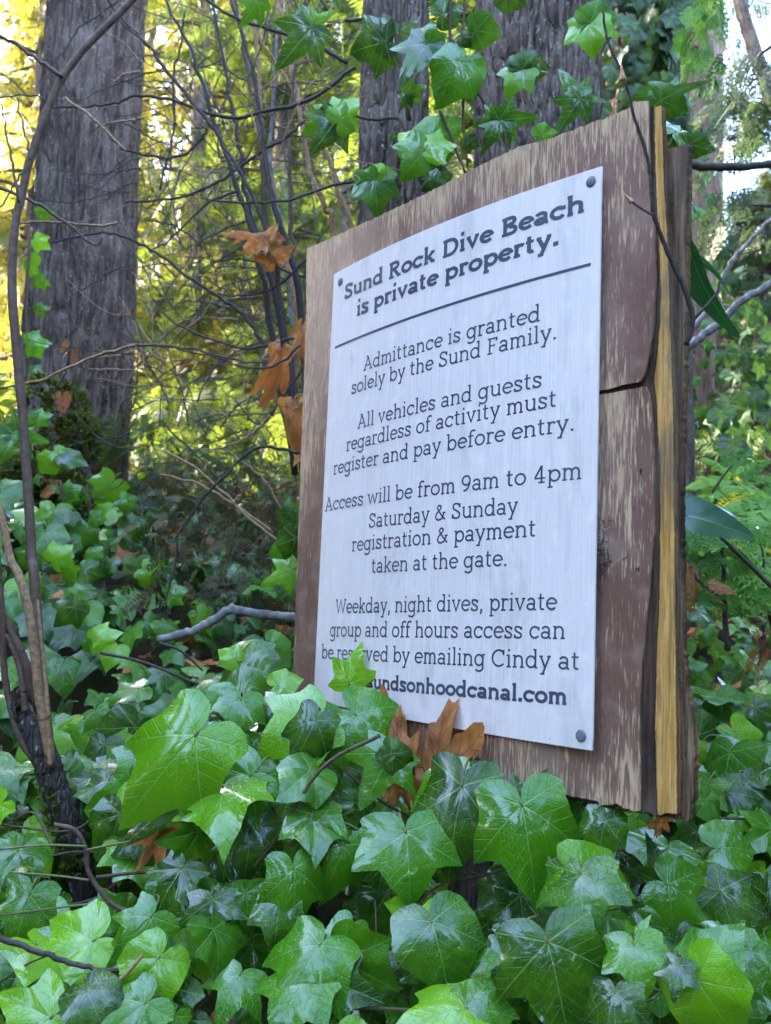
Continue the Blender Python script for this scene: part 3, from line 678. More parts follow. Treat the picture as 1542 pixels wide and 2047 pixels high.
# ------------------------------------------------------------------ ivy in the foreground
HERO = [ # kind, petiole, tip, depth, ddepth, width, up, side
 ('d', (698, 1366), (721, 1281), 1.10, .0, .95, .1, -.2), ('m', (628, 1437), (515, 1492), 1.0, -.03, 1.1, .3, 0), ('h', (628, 1437), (703, 1466), 1.02, -.01, .95, .3, 0), ('m', (632, 1440), (586, 1528), .98, -.03, .8, .2, 0),
 ('h', (712, 1428), (816, 1496), 1.02, -.02, .85, .3, 0), ('h', (675, 1471), (680, 1537), 1.0, -.02, 1.1, .1, 0), ('l', (782, 1507), (728, 1607), .97, -.03, 1.15, .3, .2), ('h', (782, 1507), (836, 1550), .96, .0, .7, .3, 0),
 ('m', (925, 1571), (887, 1757), .90, -.04, .78, .25, 0), ('h', (920, 1568), (800, 1625), .92, -.01, .85, .7, 0), ('h', (935, 1575), (968, 1660), .91, -.02, .8, .3, .2),
 ('m', (1044, 1610), (1078, 1790), .86, -.05, .95, .15, 0), ('d', (1044, 1612), (1088, 1545), .88, 0, 1.0, .2, 0), ('m', (812, 1664), (825, 1802), .88, -.04, 1.25, .3, 0),
 ('h', (728, 1614), (678, 1580), .98, -.01, .8, .3, 0), ('d', (645, 1635), (628, 1690), .95, -.03, 1.0, .2, 0),
 ('m', (392, 1470), (236, 1621), .92, -.05, .85, .45, .1), ('d', (388, 1474), (342, 1404), .95, .02, 1.0, .5, 0), ('l', (400, 1565), (246, 1684), .93, -.03, .85, .6, 0),
 ('h', (480, 1330), (565, 1345), 1.12, -.02, 1.0, .5, 0), ('h', (456, 1395), (395, 1410), 1.05, -.02, 1.0, .4, 0), ('m', (482, 1400), (470, 1470), 1.03, -.03, 1.1, .7, 0), ('h', (470, 1318), (440, 1295), 1.12, 0, 1, .4, 0), ('h', (555, 1370), (606, 1350), 1.08, 0, 1.0, .5, 0), ('m', (560, 1420), (500, 1405), 1.05, -.01, 1.0, .5, 0), ('h', (540, 1290), (583, 1330), 1.15, 0, .9, .5, 0),
 ('l', (515, 1540), (432, 1636), .96, -.04, 1.0, .1, .2), ('l', (462, 1640), (443, 1750), .93, -.03, .75, .1, -.3), ('m', (504, 1654), (490, 1760), .93, -.03, 1.1, .3, 0), ('m', (587, 1737), (600, 1850), .87, -.03, .95, .3, .1), ('l', (425, 1799), (421, 1908), .86, -.03, 1.1, .1, -.2), ('d', (243, 1698), (237, 1774), .98, -.02, 1.0, .1, 0),
 ('m', (232, 1822), (163, 1815), .95, -.02, 1.1, .5, 0), ('m', (140, 1880), (128, 1980), .85, -.04, 1.3, .5, 0), ('m', (1162, 1747), (1162, 1862), .80, -.04, 1.2, .2, -.1), ('h', (1155, 1745), (1296, 1794), .81, -.01, .8, .3, -.1), ('h', (863, 1843), (905, 1980), .82, -.04, 1.05, .25, 0), ('h', (863, 1843), (905, 1800), .84, 0, 1.0, .3, 0),
 ('m', (1095, 1883), (1142, 2060), .76, -.04, 1.15, .3, 0), ('m', (1269, 1889), (1288, 1985), .76, -.03, 1.2, .35, 0), ('d', (1269, 1889), (1294, 1838), .78, 0, 1, .35, 0), ('d', (1359, 1930), (1345, 2002), .74, -.02, 1.0, .3, 0), ('h', (1395, 1960), (1490, 2110), .74, -.02, .8, .1, -.3), ('h', (1400, 1955), (1483, 1837), .77, .0, .8, .1, -.3),
 ('h', (933, 2016), (1028, 2018), .76, -.01, .9, .6, 0), ('m', (933, 2016), (797, 2024), .76, -.02, .9, .6, 0), ('h', (930, 2012), (904, 1966), .78, 0, 1.0, .6, 0), ('m', (754, 1941), (775, 2034), .86, -.03, 1.1, .2, 0), ('m', (1335, 1768), (1436, 1828), .88, -.02, 1.0, .3, 0), ('d', (1335, 1768), (1304, 1687), .9, 0, 1.0, .3, 0), ('h', (1440, 1695), (1520, 1690), .95, 0, 1.1, .4, 0), ('m', (1440, 1780), (1545, 1830), .88, -.02, .9, .3, 0),
 ('m', (640, 1890), (560, 2000), .80, -.05, 1.0, .5, 0), ('m', (610, 1960), (540, 2060), .78, -.04, 1.1, .6, 0), ('h', (700, 1860), (660, 1950), .83, -.03, .8, .2, .3), ('m', (690, 1690), (650, 1800), .9, -.03, .85, .4, .2), ('h', (640, 1720), (720, 1740), .92, -.01, .8, .5, 0), ('m', (560, 1800), (548, 1905), .86, -.03, .9, .3, 0),
 ('m', (1010, 1920), (960, 2010), .84, -.03, .9, .1, 0), ('h', (1210, 1640), (1190, 1730), .87, -.02, .9, .2, 0), ('h', (1160, 1610), (1120, 1650), .9, 0, .9, .2, 0), ('m', (1480, 1900), (1540, 1990), .8, -.03, 1.0, .2, -.2), ('m', (1230, 1985), (1225, 2080), .74, -.03, 1.1, .3, 0),
 ('d', (310, 1930), (330, 2030), .82, -.03, 1.1, .4, 0), ('m', (60, 1790), (20, 1900), .9, -.03, 1.0, .4, 0), ('m', (345, 1760), (400, 1830), .93, -.02, 1.0, .4, 0), ('h', (200, 1950), (110, 2010), .83, -.02, .8, .5, 0), ('d', (480, 1950), (430, 2040), .82, -.04, 1.1, .4, 0)]
ivyA = thing('ivy_plant', P(800, 1900, .95), 'dense glossy green ivy in the foreground covering the foot of the sign board', 'ivy')
cnt = {}
for k, pet, tip, d, dt, wd, up, side in HERO:
    i = KITS[k] + (cnt.setdefault(k, 0) % 2); cnt[k] += 1
    obj('leaf', KIT[i], ivyA, px_leaf(pet, tip, d, dt, wd, up, side))
BQ = [(575, 480), (1300, 180), (1400, 280), (1395, 1600), (1290, 1640), (940, 1545), (850, 1480), (735, 1390), (560, 1330)]
def inpoly(x, y, poly):
    c = False; n = len(poly)
    for i in range(n):
        (x1, y1), (x2, y2) = poly[i], poly[i - 1]
        if (y1 > y) != (y2 > y) and x < (x2 - x1) * (y - y1) / (y2 - y1) + x1: c = not c
    return c
def on_board(p, s):
    """would a leaf of size s at p cross or hide the board?"""
    rel = np.asarray(p) - O; u = rel @ HD / SW; nd = rel @ ND
    if -.25 < u < 1.35 and abs(nd) < s * .7 + .02 and p[2] > board_pt(.5, 1.22)[2]: return True
    q = proj(p)
    if q[2] <= .1: return True
    r_ = s * F / q[2] * .75
    if nd > 0 or q[2] < .85:
        for dx, dy in ((0, 0), (r_, 0), (-r_, 0), (0, -r_), (0, r_), (.7 * r_, -.7 * r_), (-.7 * r_, -.7 * r_)):
            if inpoly(q[0] + dx, q[1] + dy, BQ): return True
    return False
low = LeafAcc(KLOW); nearfill = LeafAcc([leaf_mesh('ivy_leaf_mid', c, DIRS, [M['ivy'], M['petiole']], 5, 64, 70 + i, droop=.3, wave=.06) for i, c in enumerate(SHAPES)])
CLEAR = [(-10, 1360), (140, 1360), (190, 1540), (235, 1700), (240, 1800), (95, 1790), (30, 1560)]
def rand_leaf(x, y, s, lay, tilt=.6):
    z = surf(x, y) - lay
    slope = np.array([0, -.45, 0])
    N = np.array([RNG.normal(0, .45), -tilt + RNG.normal(0, .4), .75 + RNG.normal(0, .25)])
    T = np.array([RNG.normal(0, .7), -.55 + RNG.normal(0, .3), -.65 + RNG.normal(0, .3)])
    return frame((x, y, z), T, N, s, RNG.uniform(.85, 1.15))
nbig = 0
cand = []
for _ in range(820):
    y = RNG.uniform(.62, 1.35); x = RNG.uniform(-.62, .62) * y / .9
    cand.append((x, y))
for x, y in cand:
    s = RNG.uniform(.038, .074); lay = RNG.beta(.9, 1.3) * .24
    p = (x, y, surf(x, y) - lay)
    q = proj(p)
    if not (-120 < q[0] < 1660 and q[1] < 2250): continue
    if on_board(p, s) or (q[2] < 1.22 and inpoly(q[0], q[1], CLEAR)): continue
    Wm = rand_leaf(x, y, s, lay, .75)
    if lay < .015 and nbig < 30 and q[1] < 2040 and 0 < q[0] < 1542: obj('leaf', KIT[RNG.integers(len(KIT))], ivyA, Wm); nbig += 1
    else: nearfill.add(int(RNG.integers(6)), Wm)
o = obj('foliage', nearfill.mesh('foliage', [M['ivy'], M['petiole']]), ivyA); o['kind'] = 'stuff'
VST = []
for _ in range(150):
    y = RNG.uniform(.65, 1.3); x = RNG.uniform(-.6, .6) * y / .9; z = surf(x, y) - RNG.uniform(.03, .13); a = RNG.uniform(0, 6.28); L = RNG.uniform(.1, .3)
    pts = [np.array([x, y, z]) + L * t * np.array([math.cos(a), .6 * math.sin(a), .1]) + RNG.normal(0, .012, 3) for t in (0, .33, .66, 1)]
    if any(on_board(p, .02) for p in pts): continue
    if len(VST) < 60: VST.append(pts)
for pts, d, wd in [([(760, 1470), (640, 1540), (520, 1720), (360, 1850), (330, 1950)], .92, 8), ([(470, 1530), (390, 1640), (345, 1760), (325, 1880)], .95, 7), ([(1060, 1690), (1000, 1740), (880, 1770), (820, 1830)], .9, 7), ([(690, 1540), (760, 1600), (830, 1640)], 1.0, 8), ([(1140, 1860), (1200, 1880), (1260, 1890)], .8, 6), ([(560, 1640), (520, 1590), (440, 1585)], .97, 6)]:
    a = Acc(); px_tube(a, pts, d, wd, wd * .6, sides=6); obj('vine_stem', a.mesh('vine_stem', M['vine']), ivyA)
for pts in VST:
    a = Acc(); tube(a, pts, RNG.uniform(.0012, .0026), .001, sides=5); obj('vine_stem', a.mesh('vine_stem', M['vine']), ivyA)

# ------------------------------------------------------------------ ivy over the slope behind
for _ in range(6200):
    y = 1.25 + 4.2 * RNG.random() ** 1.6; x = RNG.uniform(-.66, .66) * (y + .25)
    q0 = proj((x, y, surf(x, y)))
    if q0[0] < 0 - 150 or q0[0] > 1700: continue
    bare = 235 < q0[0] < 660 and 700 < q0[1] < 1190
    if RNG.random() < (.5 if bare else .55 if 1180 < q0[1] < 1460 else .3): continue
    s = RNG.uniform(.036, .078); lay = RNG.beta(1.0, 1.5) * .17
    if on_board((x, y, surf(x, y) - lay), s): continue
    low.add(int(RNG.integers(len(KLOW))), rand_leaf(x, y, s, lay, .55))
o = obj('ivy_ground_cover', low.mesh('ivy_ground_cover', [M['ivy_slope'], M['petiole']])); tag(o, 'ivy carpeting the forest floor that rises behind the sign', 'ground ivy', kind='stuff')

# ------------------------------------------------------------------ trunks
def trunk_mesh(name, rows, mat, na=180, nz=360, amp=.012, fr=26, str_=.14, below=.6, seed=0, flare=.0):
    """rows: (y px, left px, right px, depth)"""
    rows = np.array(rows, float)
    ys = np.linspace(rows[0, 0], rows[-1, 0], nz)
    l = np.interp(ys, rows[:, 0], rows[:, 1]); r_ = np.interp(ys, rows[:, 0], rows[:, 2]); d = np.interp(ys, rows[:, 0], rows[:, 3])
    V = []
    for k in range(nz):
        rad = (r_[k] - l[k]) / 2 * d[k] / F; c = P((l[k] + r_[k]) / 2, ys[k], d[k] + rad); rad *= 1 + rad / d[k]
        for i in range(na):
            a = 2 * math.pi * i / na; ca, sa = math.cos(a), math.sin(a)
            wx = .35 * noise.noise((ca * 2 + seed, sa * 2, c[2] * 3))
            q = (ca * rad * fr + wx, sa * rad * fr, c[2] * fr * str_ + seed)
            n1 = abs(noise.noise(q)); n2 = abs(noise.noise((q[0] * 2.3, q[1] * 2.3, q[2] * 2.6)))
            h = (1 - max(0, 1 - n1 * 4.2) ** 1.5) * .75 + .3 * min(1, n2 * 3.2)
            big = .06 * noise.noise((ca * .9 + seed, sa * .9, c[2] * 1.2))
            rr = rad * (1 + big) + amp * (h - .8)
            V.append((c[0] + ca * rr, c[1] + sa * rr, c[2]))
    i = np.arange(nz - 1)[:, None] * na; j = np.arange(na)[None, :]; k = (j + 1) % na
    return mesh_np(name, V, np.stack([i + j, i + na + j, i + na + k, i + k], -1).reshape(-1, 4), mat)
def one_tree(name, rows, mat, label, cat='tree', **k):
    b = P((rows[-1][1] + rows[-1][2]) / 2, rows[-1][0], rows[-1][3]); t = thing(name, b, label, cat)
    obj('trunk', trunk_mesh('trunk', rows, mat, **k), t); return t
leftT = one_tree('forest_tree', [(-900, 150, 330, 3.8), (-300, 124, 302, 3.6), (0, 100, 287, 3.5), (350, 78, 272, 3.45), (700, 52, 262, 3.4), (950, 40, 250, 3.4), (1250, 25, 262, 3.4)], M['bark'], 'stout tree with grey-purple furrowed bark at the left, mossy at its foot', amp=.024, fr=30, str_=.11, seed=3, nz=520, na=260)
ctrL = one_tree('forest_tree', [(-900, 760, 885, 1.9), (-200, 736, 862, 1.85), (100, 724, 856, 1.8), (400, 716, 856, 1.8), (800, 708, 864, 1.8), (1350, 700, 880, 1.8)], M['bark_dark'], 'thinner of the two trunks behind the top of the board, ivy growing over it', amp=.012, fr=62, str_=.16, seed=8, nz=520, na=260)
ctrR = one_tree('forest_tree', [(-900, 975, 1170, 1.75), (-200, 962, 1190, 1.7), (100, 952, 1196, 1.68), (400, 946, 1206, 1.66), (800, 920, 1220, 1.66), (1400, 905, 1240, 1.66)], M['bark_dark'], 'broader dark trunk directly behind the upper right of the board', amp=.014, fr=56, str_=.16, seed=14, nz=520, na=300)
cedR = one_tree('cedar_tree', [(-900, 1366, 1418, 5.2), (0, 1366, 1424, 5.0), (400, 1364, 1432, 5.0), (700, 1358, 1440, 4.9), (880, 1350, 1450, 4.8), (1000, 1345, 1458, 4.8)], M['bark_cedar'], 'cedar with stringy reddish bark right of the board, a few ivy leaves on it', amp=.02, fr=22, str_=.06, seed=21, na=140, nz=240)
ivyT = one_tree('ivy_clad_tree', [(-900, 1215, 1345, 3.0), (0, 1205, 1365, 2.9), (400, 1200, 1372, 2.9), (1300, 1180, 1390, 2.9)], M['bark_dark'], 'dark trunk wrapped in ivy, half hidden behind the board right corner', amp=.012, fr=30, seed=31, na=120, nz=220)
leanT = one_tree('leaning_tree', [(-600, 1400, 1440, 6.5), (0, 1466, 1490, 6.5), (120, 1500, 1530, 6.5), (260, 1550, 1585, 6.5), (500, 1650, 1690, 6.5), (900, 1780, 1830, 6.5)], M['bark_dark'], 'thin leaning trunk in the bright upper right corner', amp=.006, fr=30, seed=41, na=60, nz=120)

# ivy on trunks
def ivy_thing(name, loc, label, leaves, stems, kitmesh=KIT, swd=(7, 5), mat='vine'):
    t = thing(name, loc, label, 'ivy'); c = {}
    for L in leaves:
        k, pet, tip, d = L[:4]; dt, wd, up, side = (list(L[4:]) + [-.01, 1.0, .15, 0][len(L) - 4:])[:4]
        i = KITS[k] + (c.setdefault(k, 0) % 2); c[k] += 1
        obj('leaf', kitmesh[i], t, px_leaf(pet, tip, d, dt, wd, up, side))
    if stems:
        for pts, d in stems:
            a = Acc(); px_tube(a, pts, d, swd[0], swd[1], sides=6, jit=.0006); obj('vine_stem', a.mesh('vine_stem', M[mat]), t)
    return t
ivyB = ivy_thing('ivy_plant', P(850, 700, 1.55), 'ivy sprays climbing the two dark trunks above the board', [
 ('m', (1180, 46), (1186, 102), 1.45, -.01, 1.25), ('h', (1180, 46), (1254, 19), 1.45, 0, .8), ('m', (1044, 139), (1066, 103), 1.42, 0, 1.3), ('m', (1044, 139), (1012, 182), 1.42, -.01, 1.0), ('h', (1044, 139), (1106, 131), 1.42, 0, .8), ('l', (1159, 197), (1122, 254), 1.43, 0, 1.0), ('l', (1159, 200), (1119, 137), 1.44, 0, .9), ('d', (1159, 197), (1220, 197), 1.43, 0, .8),
 ('d', (998, 240), (967, 288), 1.40, -.01, 1.1), ('l', (998, 240), (1078, 233), 1.4, 0, .8), ('d', (998, 240), (943, 250), 1.4, 0, 1), ('m', (935, 284), (958, 292), 1.42, 0, 1.2), ('h', (951, 60), (1010, 70), 1.44, 0, 1.0), ('h', (924, 74), (940, 92), 1.44, 0, 1), ('l', (853, 87), (801, 164), 1.46, -.01, 1.05), ('h', (858, 85), (897, 108), 1.46, 0, 1), ('h', (924, 123), (876, 190), 1.44, -.01, .95), ('d', (858, 78), (868, 27), 1.48, 0, 1.1), ('h', (885, 30), (935, 5), 1.47, 0, .9),
 ('l', (771, 82), (835, 32), 1.55, 0, .9), ('m', (771, 84), (700, 100), 1.55, 0, 1.2), ('d', (817, 186), (858, 168), 1.5, 0, 1), ('d', (815, 188), (800, 216), 1.5, 0, 1), ('m', (847, 298), (864, 228), 1.42, 0, 1.25), ('m', (850, 300), (806, 352), 1.42, -.01, 1.1), ('h', (850, 300), (936, 222), 1.43, 0, .6), ('m', (875, 358), (845, 375), 1.42, 0, 1.1), ('h', (878, 356), (912, 348), 1.43, 0, 1), ('m', (749, 360), (757, 427), 1.5, -.01, 1.05), ('d', (749, 360), (700, 388), 1.5, 0, 1), ('h', (749, 358), (796, 345), 1.5, 0, .8),
 ('l', (672, 240), (626, 304), 1.5, -.01, 1.15), ('m', (680, 240), (722, 192), 1.5, 0, .9), ('m', (676, 238), (602, 261), 1.5, 0, .8), ('l', (625, 55), (560, 124), 1.6, -.01, 1.0), ('l', (625, 50), (667, 20), 1.6, 0, .9), ('d', (515, 2), (487, 50), 1.7, 0, 1), ('h', (1080, 272), (1122, 258), 1.38, 0, .9), ('d', (790, 270), (778, 282), 1.5, 0, 1), ('h', (1010, -12), (1050, 10), 1.5, 0, 1), ('m', (880, 0), (850, -20), 1.5, 0, 1)],
 [([(905, -60), (900, 60), (910, 110), (935, 160), (975, 215), (985, 260)], 1.47), ([(935, -60), (925, 90), (930, 170), (925, 230), (935, 330)], 1.47), ([(700, 230), (745, 238), (800, 240), (812, 300), (835, 340)], 1.52), ([(690, 40), (770, 38), (790, 60), (800, 140), (815, 240)], 1.55), ([(1044, 180), (1060, 230), (1080, 285)], 1.42), ([(1230, 60), (1200, 110), (1205, 200), (1190, 260)], 1.45), ([(880, 220), (905, 280), (930, 345)], 1.44), ([(820, 240), (800, 120), (805, -60)], 1.52), ([(1010, 260), (1015, 310)], 1.4)])
ivyG = ivy_thing('ivy_plant', P(1330, 330, 1.6), 'smooth pale green leaves with one yellow edge poking out beside the board right corner', [
 ('h', (1322, 190), (1262, 192), 1.25, 0, .75), ('h', (1322, 200), (1378, 225), 1.22, 0, .8), ('l', (1322, 192), (1425, 156), 1.25, 0, .35), ('h', (1350, 262), (1392, 222), 1.3, .05, .8), ('h', (1336, 275), (1362, 240), 1.3, 0, 1.0), ('h', (1376, 288), (1445, 303), 1.3, 0, .55)], [([(1322, 200), (1340, 290), (1350, 420)], 1.35)])
# scattered ivy on trunk surfaces / banks
def ivy_patch(name, label, region, n, size, mat='ivy_dark', parts=True, loc=None, extra=None):
    A = LeafAcc([leaf_mesh('ivy_leaf_bank', c, DIRS, [M[mat], M['petiole']], 3, 32, 40 + i, droop=.25) for i, c in enumerate(SHAPES)])
    pts = []
    for _ in range(n):
        p, nrm = region()
        pts.append(p); T = np.array([RNG.normal(0, .5), -.1, -1 + RNG.normal(0, .3)]); N = nrm + RNG.normal(0, .35, 3) + np.array([0, 0, .35])
        A.add(int(RNG.integers(6)), frame(p, T, N, RNG.uniform(*size), RNG.uniform(.9, 1.15)))
    t = thing(name, loc if loc is not None else np.mean(pts, axis=0), label, 'ivy')
    o = obj('foliage', A.mesh('foliage', [M[mat], M['petiole']]), t); o['kind'] = 'stuff'
    if extra: 
        a = Acc()
        for pl, d, wd in extra: px_tube(a, pl, d, wd, wd * .7, sides=5)
        obj('vine_stem', a.mesh('vine_stem', M['vine']), t)
    return t
def reg_trunk(x0, x1, y0, y1, d, out=.05):
    def f():
        u = RNG.uniform(-1, 1); y = RNG.uniform(y0, y1); xc = (x0 + x1) / 2; hw = (x1 - x0) / 2
        p = P(xc + u * hw, y, d + (1 - math.sqrt(max(0, 1 - u * u))) * hw * d / F - RNG.uniform(0, out)); return p, np.array([u, -1.0, .1])
    return f
ivy_patch('ivy_plant', 'dark ivy covering the half-hidden trunk behind the board right corner', reg_trunk(1185, 1375, -120, 420, 2.88, .10), 240, (.035, .065))
ivy_patch('ivy_plant', 'sparse yellowing ivy running down the reddish cedar trunk', reg_trunk(1355, 1452, -60, 860, 4.75, .05), 70, (.035, .08), mat='ivy_slope')
def reg_bank():
    x = RNG.uniform(1440, 1600); y = RNG.uniform(470, 900); d = 3.9 + RNG.uniform(-.25, .4) - .5 * (y - 470) / 430
    return P(x, y, d), np.array([-.2, -1, .3])
# dark stump under the ivy bank at the right
sa = trunk_mesh('stump', [(455, 1490, 1640, 4.05), (520, 1455, 1690, 4.0), (700, 1445, 1740, 3.95), (950, 1430, 1800, 3.8), (1050, 1425, 1800, 3.8)], M['bark_black'], amp=.03, fr=10, seed=55, na=80, nz=80)
stp = thing('tree_stump', P(1560, 1000, 3.8), 'big dark stump smothered in ivy at the right edge', 'stump'); obj('trunk', sa, stp)
ivy_patch('ivy_plant', 'small-leaved ivy hanging over the dark stump at the right edge', reg_bank, 190, (.04, .08), extra=[([(1480, 740), (1482, 800), (1486, 880)], 3.5, 5)])

# ------------------------------------------------------------------ mossy stump at the left with ivy
def moss_clumps(acc, centre, rad, n, s=(.012, .03)):
    """tufts of tiny blades over an ellipsoid"""
    for _ in range(n):
        v = RNG.normal(0, 1, 3); v /= np.linalg.norm(v)
        p = np.array(centre) + v * np.array(rad) * (1 + .15 * noise.noise(Vector(v * 3)))
        for k in range(4):
            d = v + RNG.normal(0, .55, 3) + np.array([0, 0, -.15]); d /= np.linalg.norm(d); L = RNG.uniform(*s); sd_ = np.cross(d, RNG.normal(0, 1, 3)); sd_ /= np.linalg.norm(sd_); wv = L * .22
            q = p + d * L * .5; acc.add([p, q + sd_ * wv, p + d * L, q - sd_ * wv], [[0, 1, 2, 3]], None, RNG.random())
mst = thing('mossy_stump', P(110, 1150, 2.6), 'moss covered stump leaning against the stout left tree', 'stump')
obj('trunk', trunk_mesh('trunk', [(770, 75, 135, 2.7), (850, 30, 160, 2.62), (1000, -20, 185, 2.55), (1300, -60, 215, 2.5)], M['bark_dark'], amp=.02, fr=16, seed=61, na=90, nz=80), mst)
ma = Acc()
for (x, y, d, rx, ry, n) in [(130, 845, 2.62, 42, 70, 420), (95, 800, 2.68, 36, 45, 200), (160, 880, 2.58, 32, 42, 240), (70, 960, 2.5, 60, 60, 360), (20, 1000, 2.5, 55, 80, 300), (130, 1010, 2.5, 55, 60, 260), (110, 1090, 2.45, 60, 50, 160)]:
    c = P(x, y, d + .02); moss_clumps(ma, c, (rx * d / F, .06, ry * d / F), n)
obj('moss', ma.mesh('moss', M['moss']), mst)
ivyC = ivy_thing('ivy_plant', P(150, 1200, 2.3), 'lighter green ivy sprays growing up the mossy stump at the left', [
 ('m', (225, 965), (190, 1008), 2.2, -.01, 1.1), ('m', (205, 958), (222, 948), 2.2, 0, 1), ('h', (195, 980), (224, 985), 2.2, 0, 1.1), ('m', (135, 985), (162, 972), 2.25, 0, 1.2), ('d', (135, 985), (112, 1000), 2.25, 0, 1), ('l', (105, 1038), (112, 1050), 2.2, 0, 1.3), ('m', (180, 1060), (165, 1090), 2.1, -.01, 1.0), ('m', (186, 1035), (212, 1040), 2.1, 0, 1.1), ('h', (100, 920), (75, 945), 2.3, 0, 1.1), ('h', (130, 912), (178, 922), 2.3, 0, .8), ('h', (112, 905), (135, 925), 2.3, 0, 1.0),
 ('m', (245, 1000), (275, 1012), 2.2, 0, 1.0), ('d', (265, 1050), (308, 1062), 2.1, 0, 1.0), ('m', (280, 1060), (268, 1088), 2.1, 0, 1.1), ('l', (30, 870), (0, 925), 1.9, -.02, 1.3), ('l', (40, 868), (90, 880), 1.9, 0, 1.0), ('l', (35, 862), (75, 825), 1.9, 0, 1.1), ('d', (30, 860), (-15, 850), 1.9, 0, 1.0), ('m', (75, 838), (100, 828), 2.4, 0, 1.1), ('m', (75, 620), (98, 615), 3.0, 0, 1.0), ('m', (60, 690), (95, 685), 3.0, 0, 1.2), ('m', (65, 745), (92, 750), 3.0, 0, 1.1), ('d', (85, 560), (60, 575), 3.1, 0, 1.1), ('m', (72, 480), (95, 495), 3.1, 0, 1.1), ('h', (90, 420), (76, 445), 3.2, 0, 1), ('m', (50, 780), (30, 800), 3.0, 0, 1.2), ('h', (68, 530), (40, 520), 3.1, 0, 1.2),
 ('m', (110, 1120), (140, 1095), 2.0, 0, 1.2), ('h', (145, 1135), (120, 1165), 2.0, 0, 1.1), ('h', (170, 1140), (205, 1150), 1.95, 0, 1.0), ('m', (60, 1110), (35, 1140), 2.0, 0, 1.3), ('m', (230, 1130), (205, 1120), 1.95, 0, 1.1), ('h', (185, 1115), (205, 1092), 2.0, 0, 1.0), ('m', (150, 1215), (110, 1255), 1.75, -.02, 1.0), ('h', (140, 1200), (170, 1190), 1.78, 0, 1.1), ('m', (190, 1280), (230, 1265), 1.7, -.01, 1.0), ('h', (180, 1290), (160, 1305), 1.7, 0, 1.1), ('m', (65, 1165), (90, 1195), 1.8, 0, 1.1), ('m', (290, 1140), (325, 1160), 2.0, 0, 1.1), ('m', (340, 1190), (375, 1175), 1.9, 0, 1.1)],
 [([(120, 960), (135, 1040), (150, 1120)], 2.25), ([(178, 960), (180, 1030), (170, 1130)], 2.2), ([(60, 480), (52, 620), (56, 760), (60, 880)], 3.05)], swd=(6, 5))
ivyE = ivy_thing('ivy_plant', P(580, 1150, 1.5), 'few ivy leaves beside the left edge of the board', [('l', (578, 1025), (555, 1058), 1.45, 0, 1.0), ('d', (585, 1030), (570, 985), 1.45, 0, .9), ('h', (592, 1075), (575, 1140), 1.42, 0, .9), ('l', (585, 1140), (520, 1172), 1.42, 0, .9), ('m', (570, 1085), (545, 1150), 1.45, 0, .5)], [([(590, 1010), (595, 1100), (600, 1180)], 1.47)])

# ------------------------------------------------------------------ dry leaves
MAP_C = [(0, 1.0), (5, .86), (9, .82), (13, .90), (17, .70), (24, .50), (30, .62), (36, .68), (41, .86), (47, .98), (53, .84), (58, .80), (62, .60), (74, .42), (84, .55), (90, .66), (97, .72), (104, .55), (125, .40), (150, .30), (170, .16), (180, .05)]
def sheet_leaf(pet, tip, wd, off, label, seed, **k):
    a = sheet_pt(*solve(*pet, sheet_pt)) + ND * (off + .012); b = sheet_pt(*solve(*tip, sheet_pt)) + ND * off
    o = obj('dry_leaf', dead_mesh(seed, **k), None, frame(a, b - a, ND + np.array([.25, 0, .1]), np.linalg.norm(b - a), wd)); return tag(o, label, 'dead leaf')
def dead_mesh(seed, **k): return leaf_mesh('dry_leaf', MAP_C, (0, 48, 96), [M['dead'], M['twig_tan']], 12, 120, seed, **{**dict(droop=.15, fold=.25, wave=.09, folds=.08, petiole=(.9, -.3), crumple=.10, jag=.05), **k})
def dead_leaf(pet, tip, d, dt, wd, up, side, label, seed, name='dry_leaf', **k):
    W = px_leaf(pet, tip, d, dt, wd, up, side, 0); o = obj(name, dead_mesh(seed, **k), None, W); tag(o, label, 'dead leaf'); return o
sheet_leaf((898, 1570), (896, 1390), 0.88, 0.01, 'large orange-brown maple leaf leaning on the bottom edge of the white sheet', 3, fold=.22, droop=-.03, wave=.05)
sheet_leaf((842, 1560), (824, 1392), 0.55, 0.018, 'narrow folded brown maple leaf between the ivy and the larger dry leaf on the sheet', 5, fold=.3, droop=-.03, wave=.05)
sheet_leaf((800, 1470), (746, 1372), 0.6, 0.014, 'pale tan dry leaf tip showing just under the web address', 7, fold=.2, droop=-.02, wave=.04)
dead_leaf((528, 480), (482, 422), 1.75, .03, .75, .3, .5, 'orange dry leaf hanging high in the bare shrub', 11, wave=.2, droop=.6)
dead_leaf((545, 520), (500, 462), 1.76, .0, .8, .0, -.7, 'crumpled brown leaf hanging below the high orange leaf in the shrub', 13, wave=.25, droop=.8)
dead_leaf((560, 710), (548, 808), 1.7, -.02, .42, 0, .3, 'pale orange leaf hanging in the middle of the bare shrub', 17, wave=.2, droop=.5)
dead_leaf((588, 818), (578, 918), 1.6, -.02, .5, 0, -.4, 'bright rust-orange crumpled leaf beside the left edge of the board', 19, wave=.25, droop=.7)
dead_leaf((605, 660), (598, 740), 1.62, -.02, .3, 0, .2, 'brown curled leaf partly hidden behind the left edge of the board', 23, wave=.2, droop=.6)
dead_leaf((330, 1650), (262, 1750), .93, -.01, .5, .2, 0, 'purplish dead leaf caught in the ivy below the big pale ivy leaf', 29, wave=.2)
dead_leaf((425, 2075), (385, 2010), .80, .02, 1.0, .5, 0, 'orange dead leaf lying at the bottom edge of the picture', 31, wave=.15)
dead_leaf((1325, 1632), (1312, 1680), .93, .0, .6, 0, 0, 'rusty brown leaf under the lower right corner of the board', 37, wave=.2)

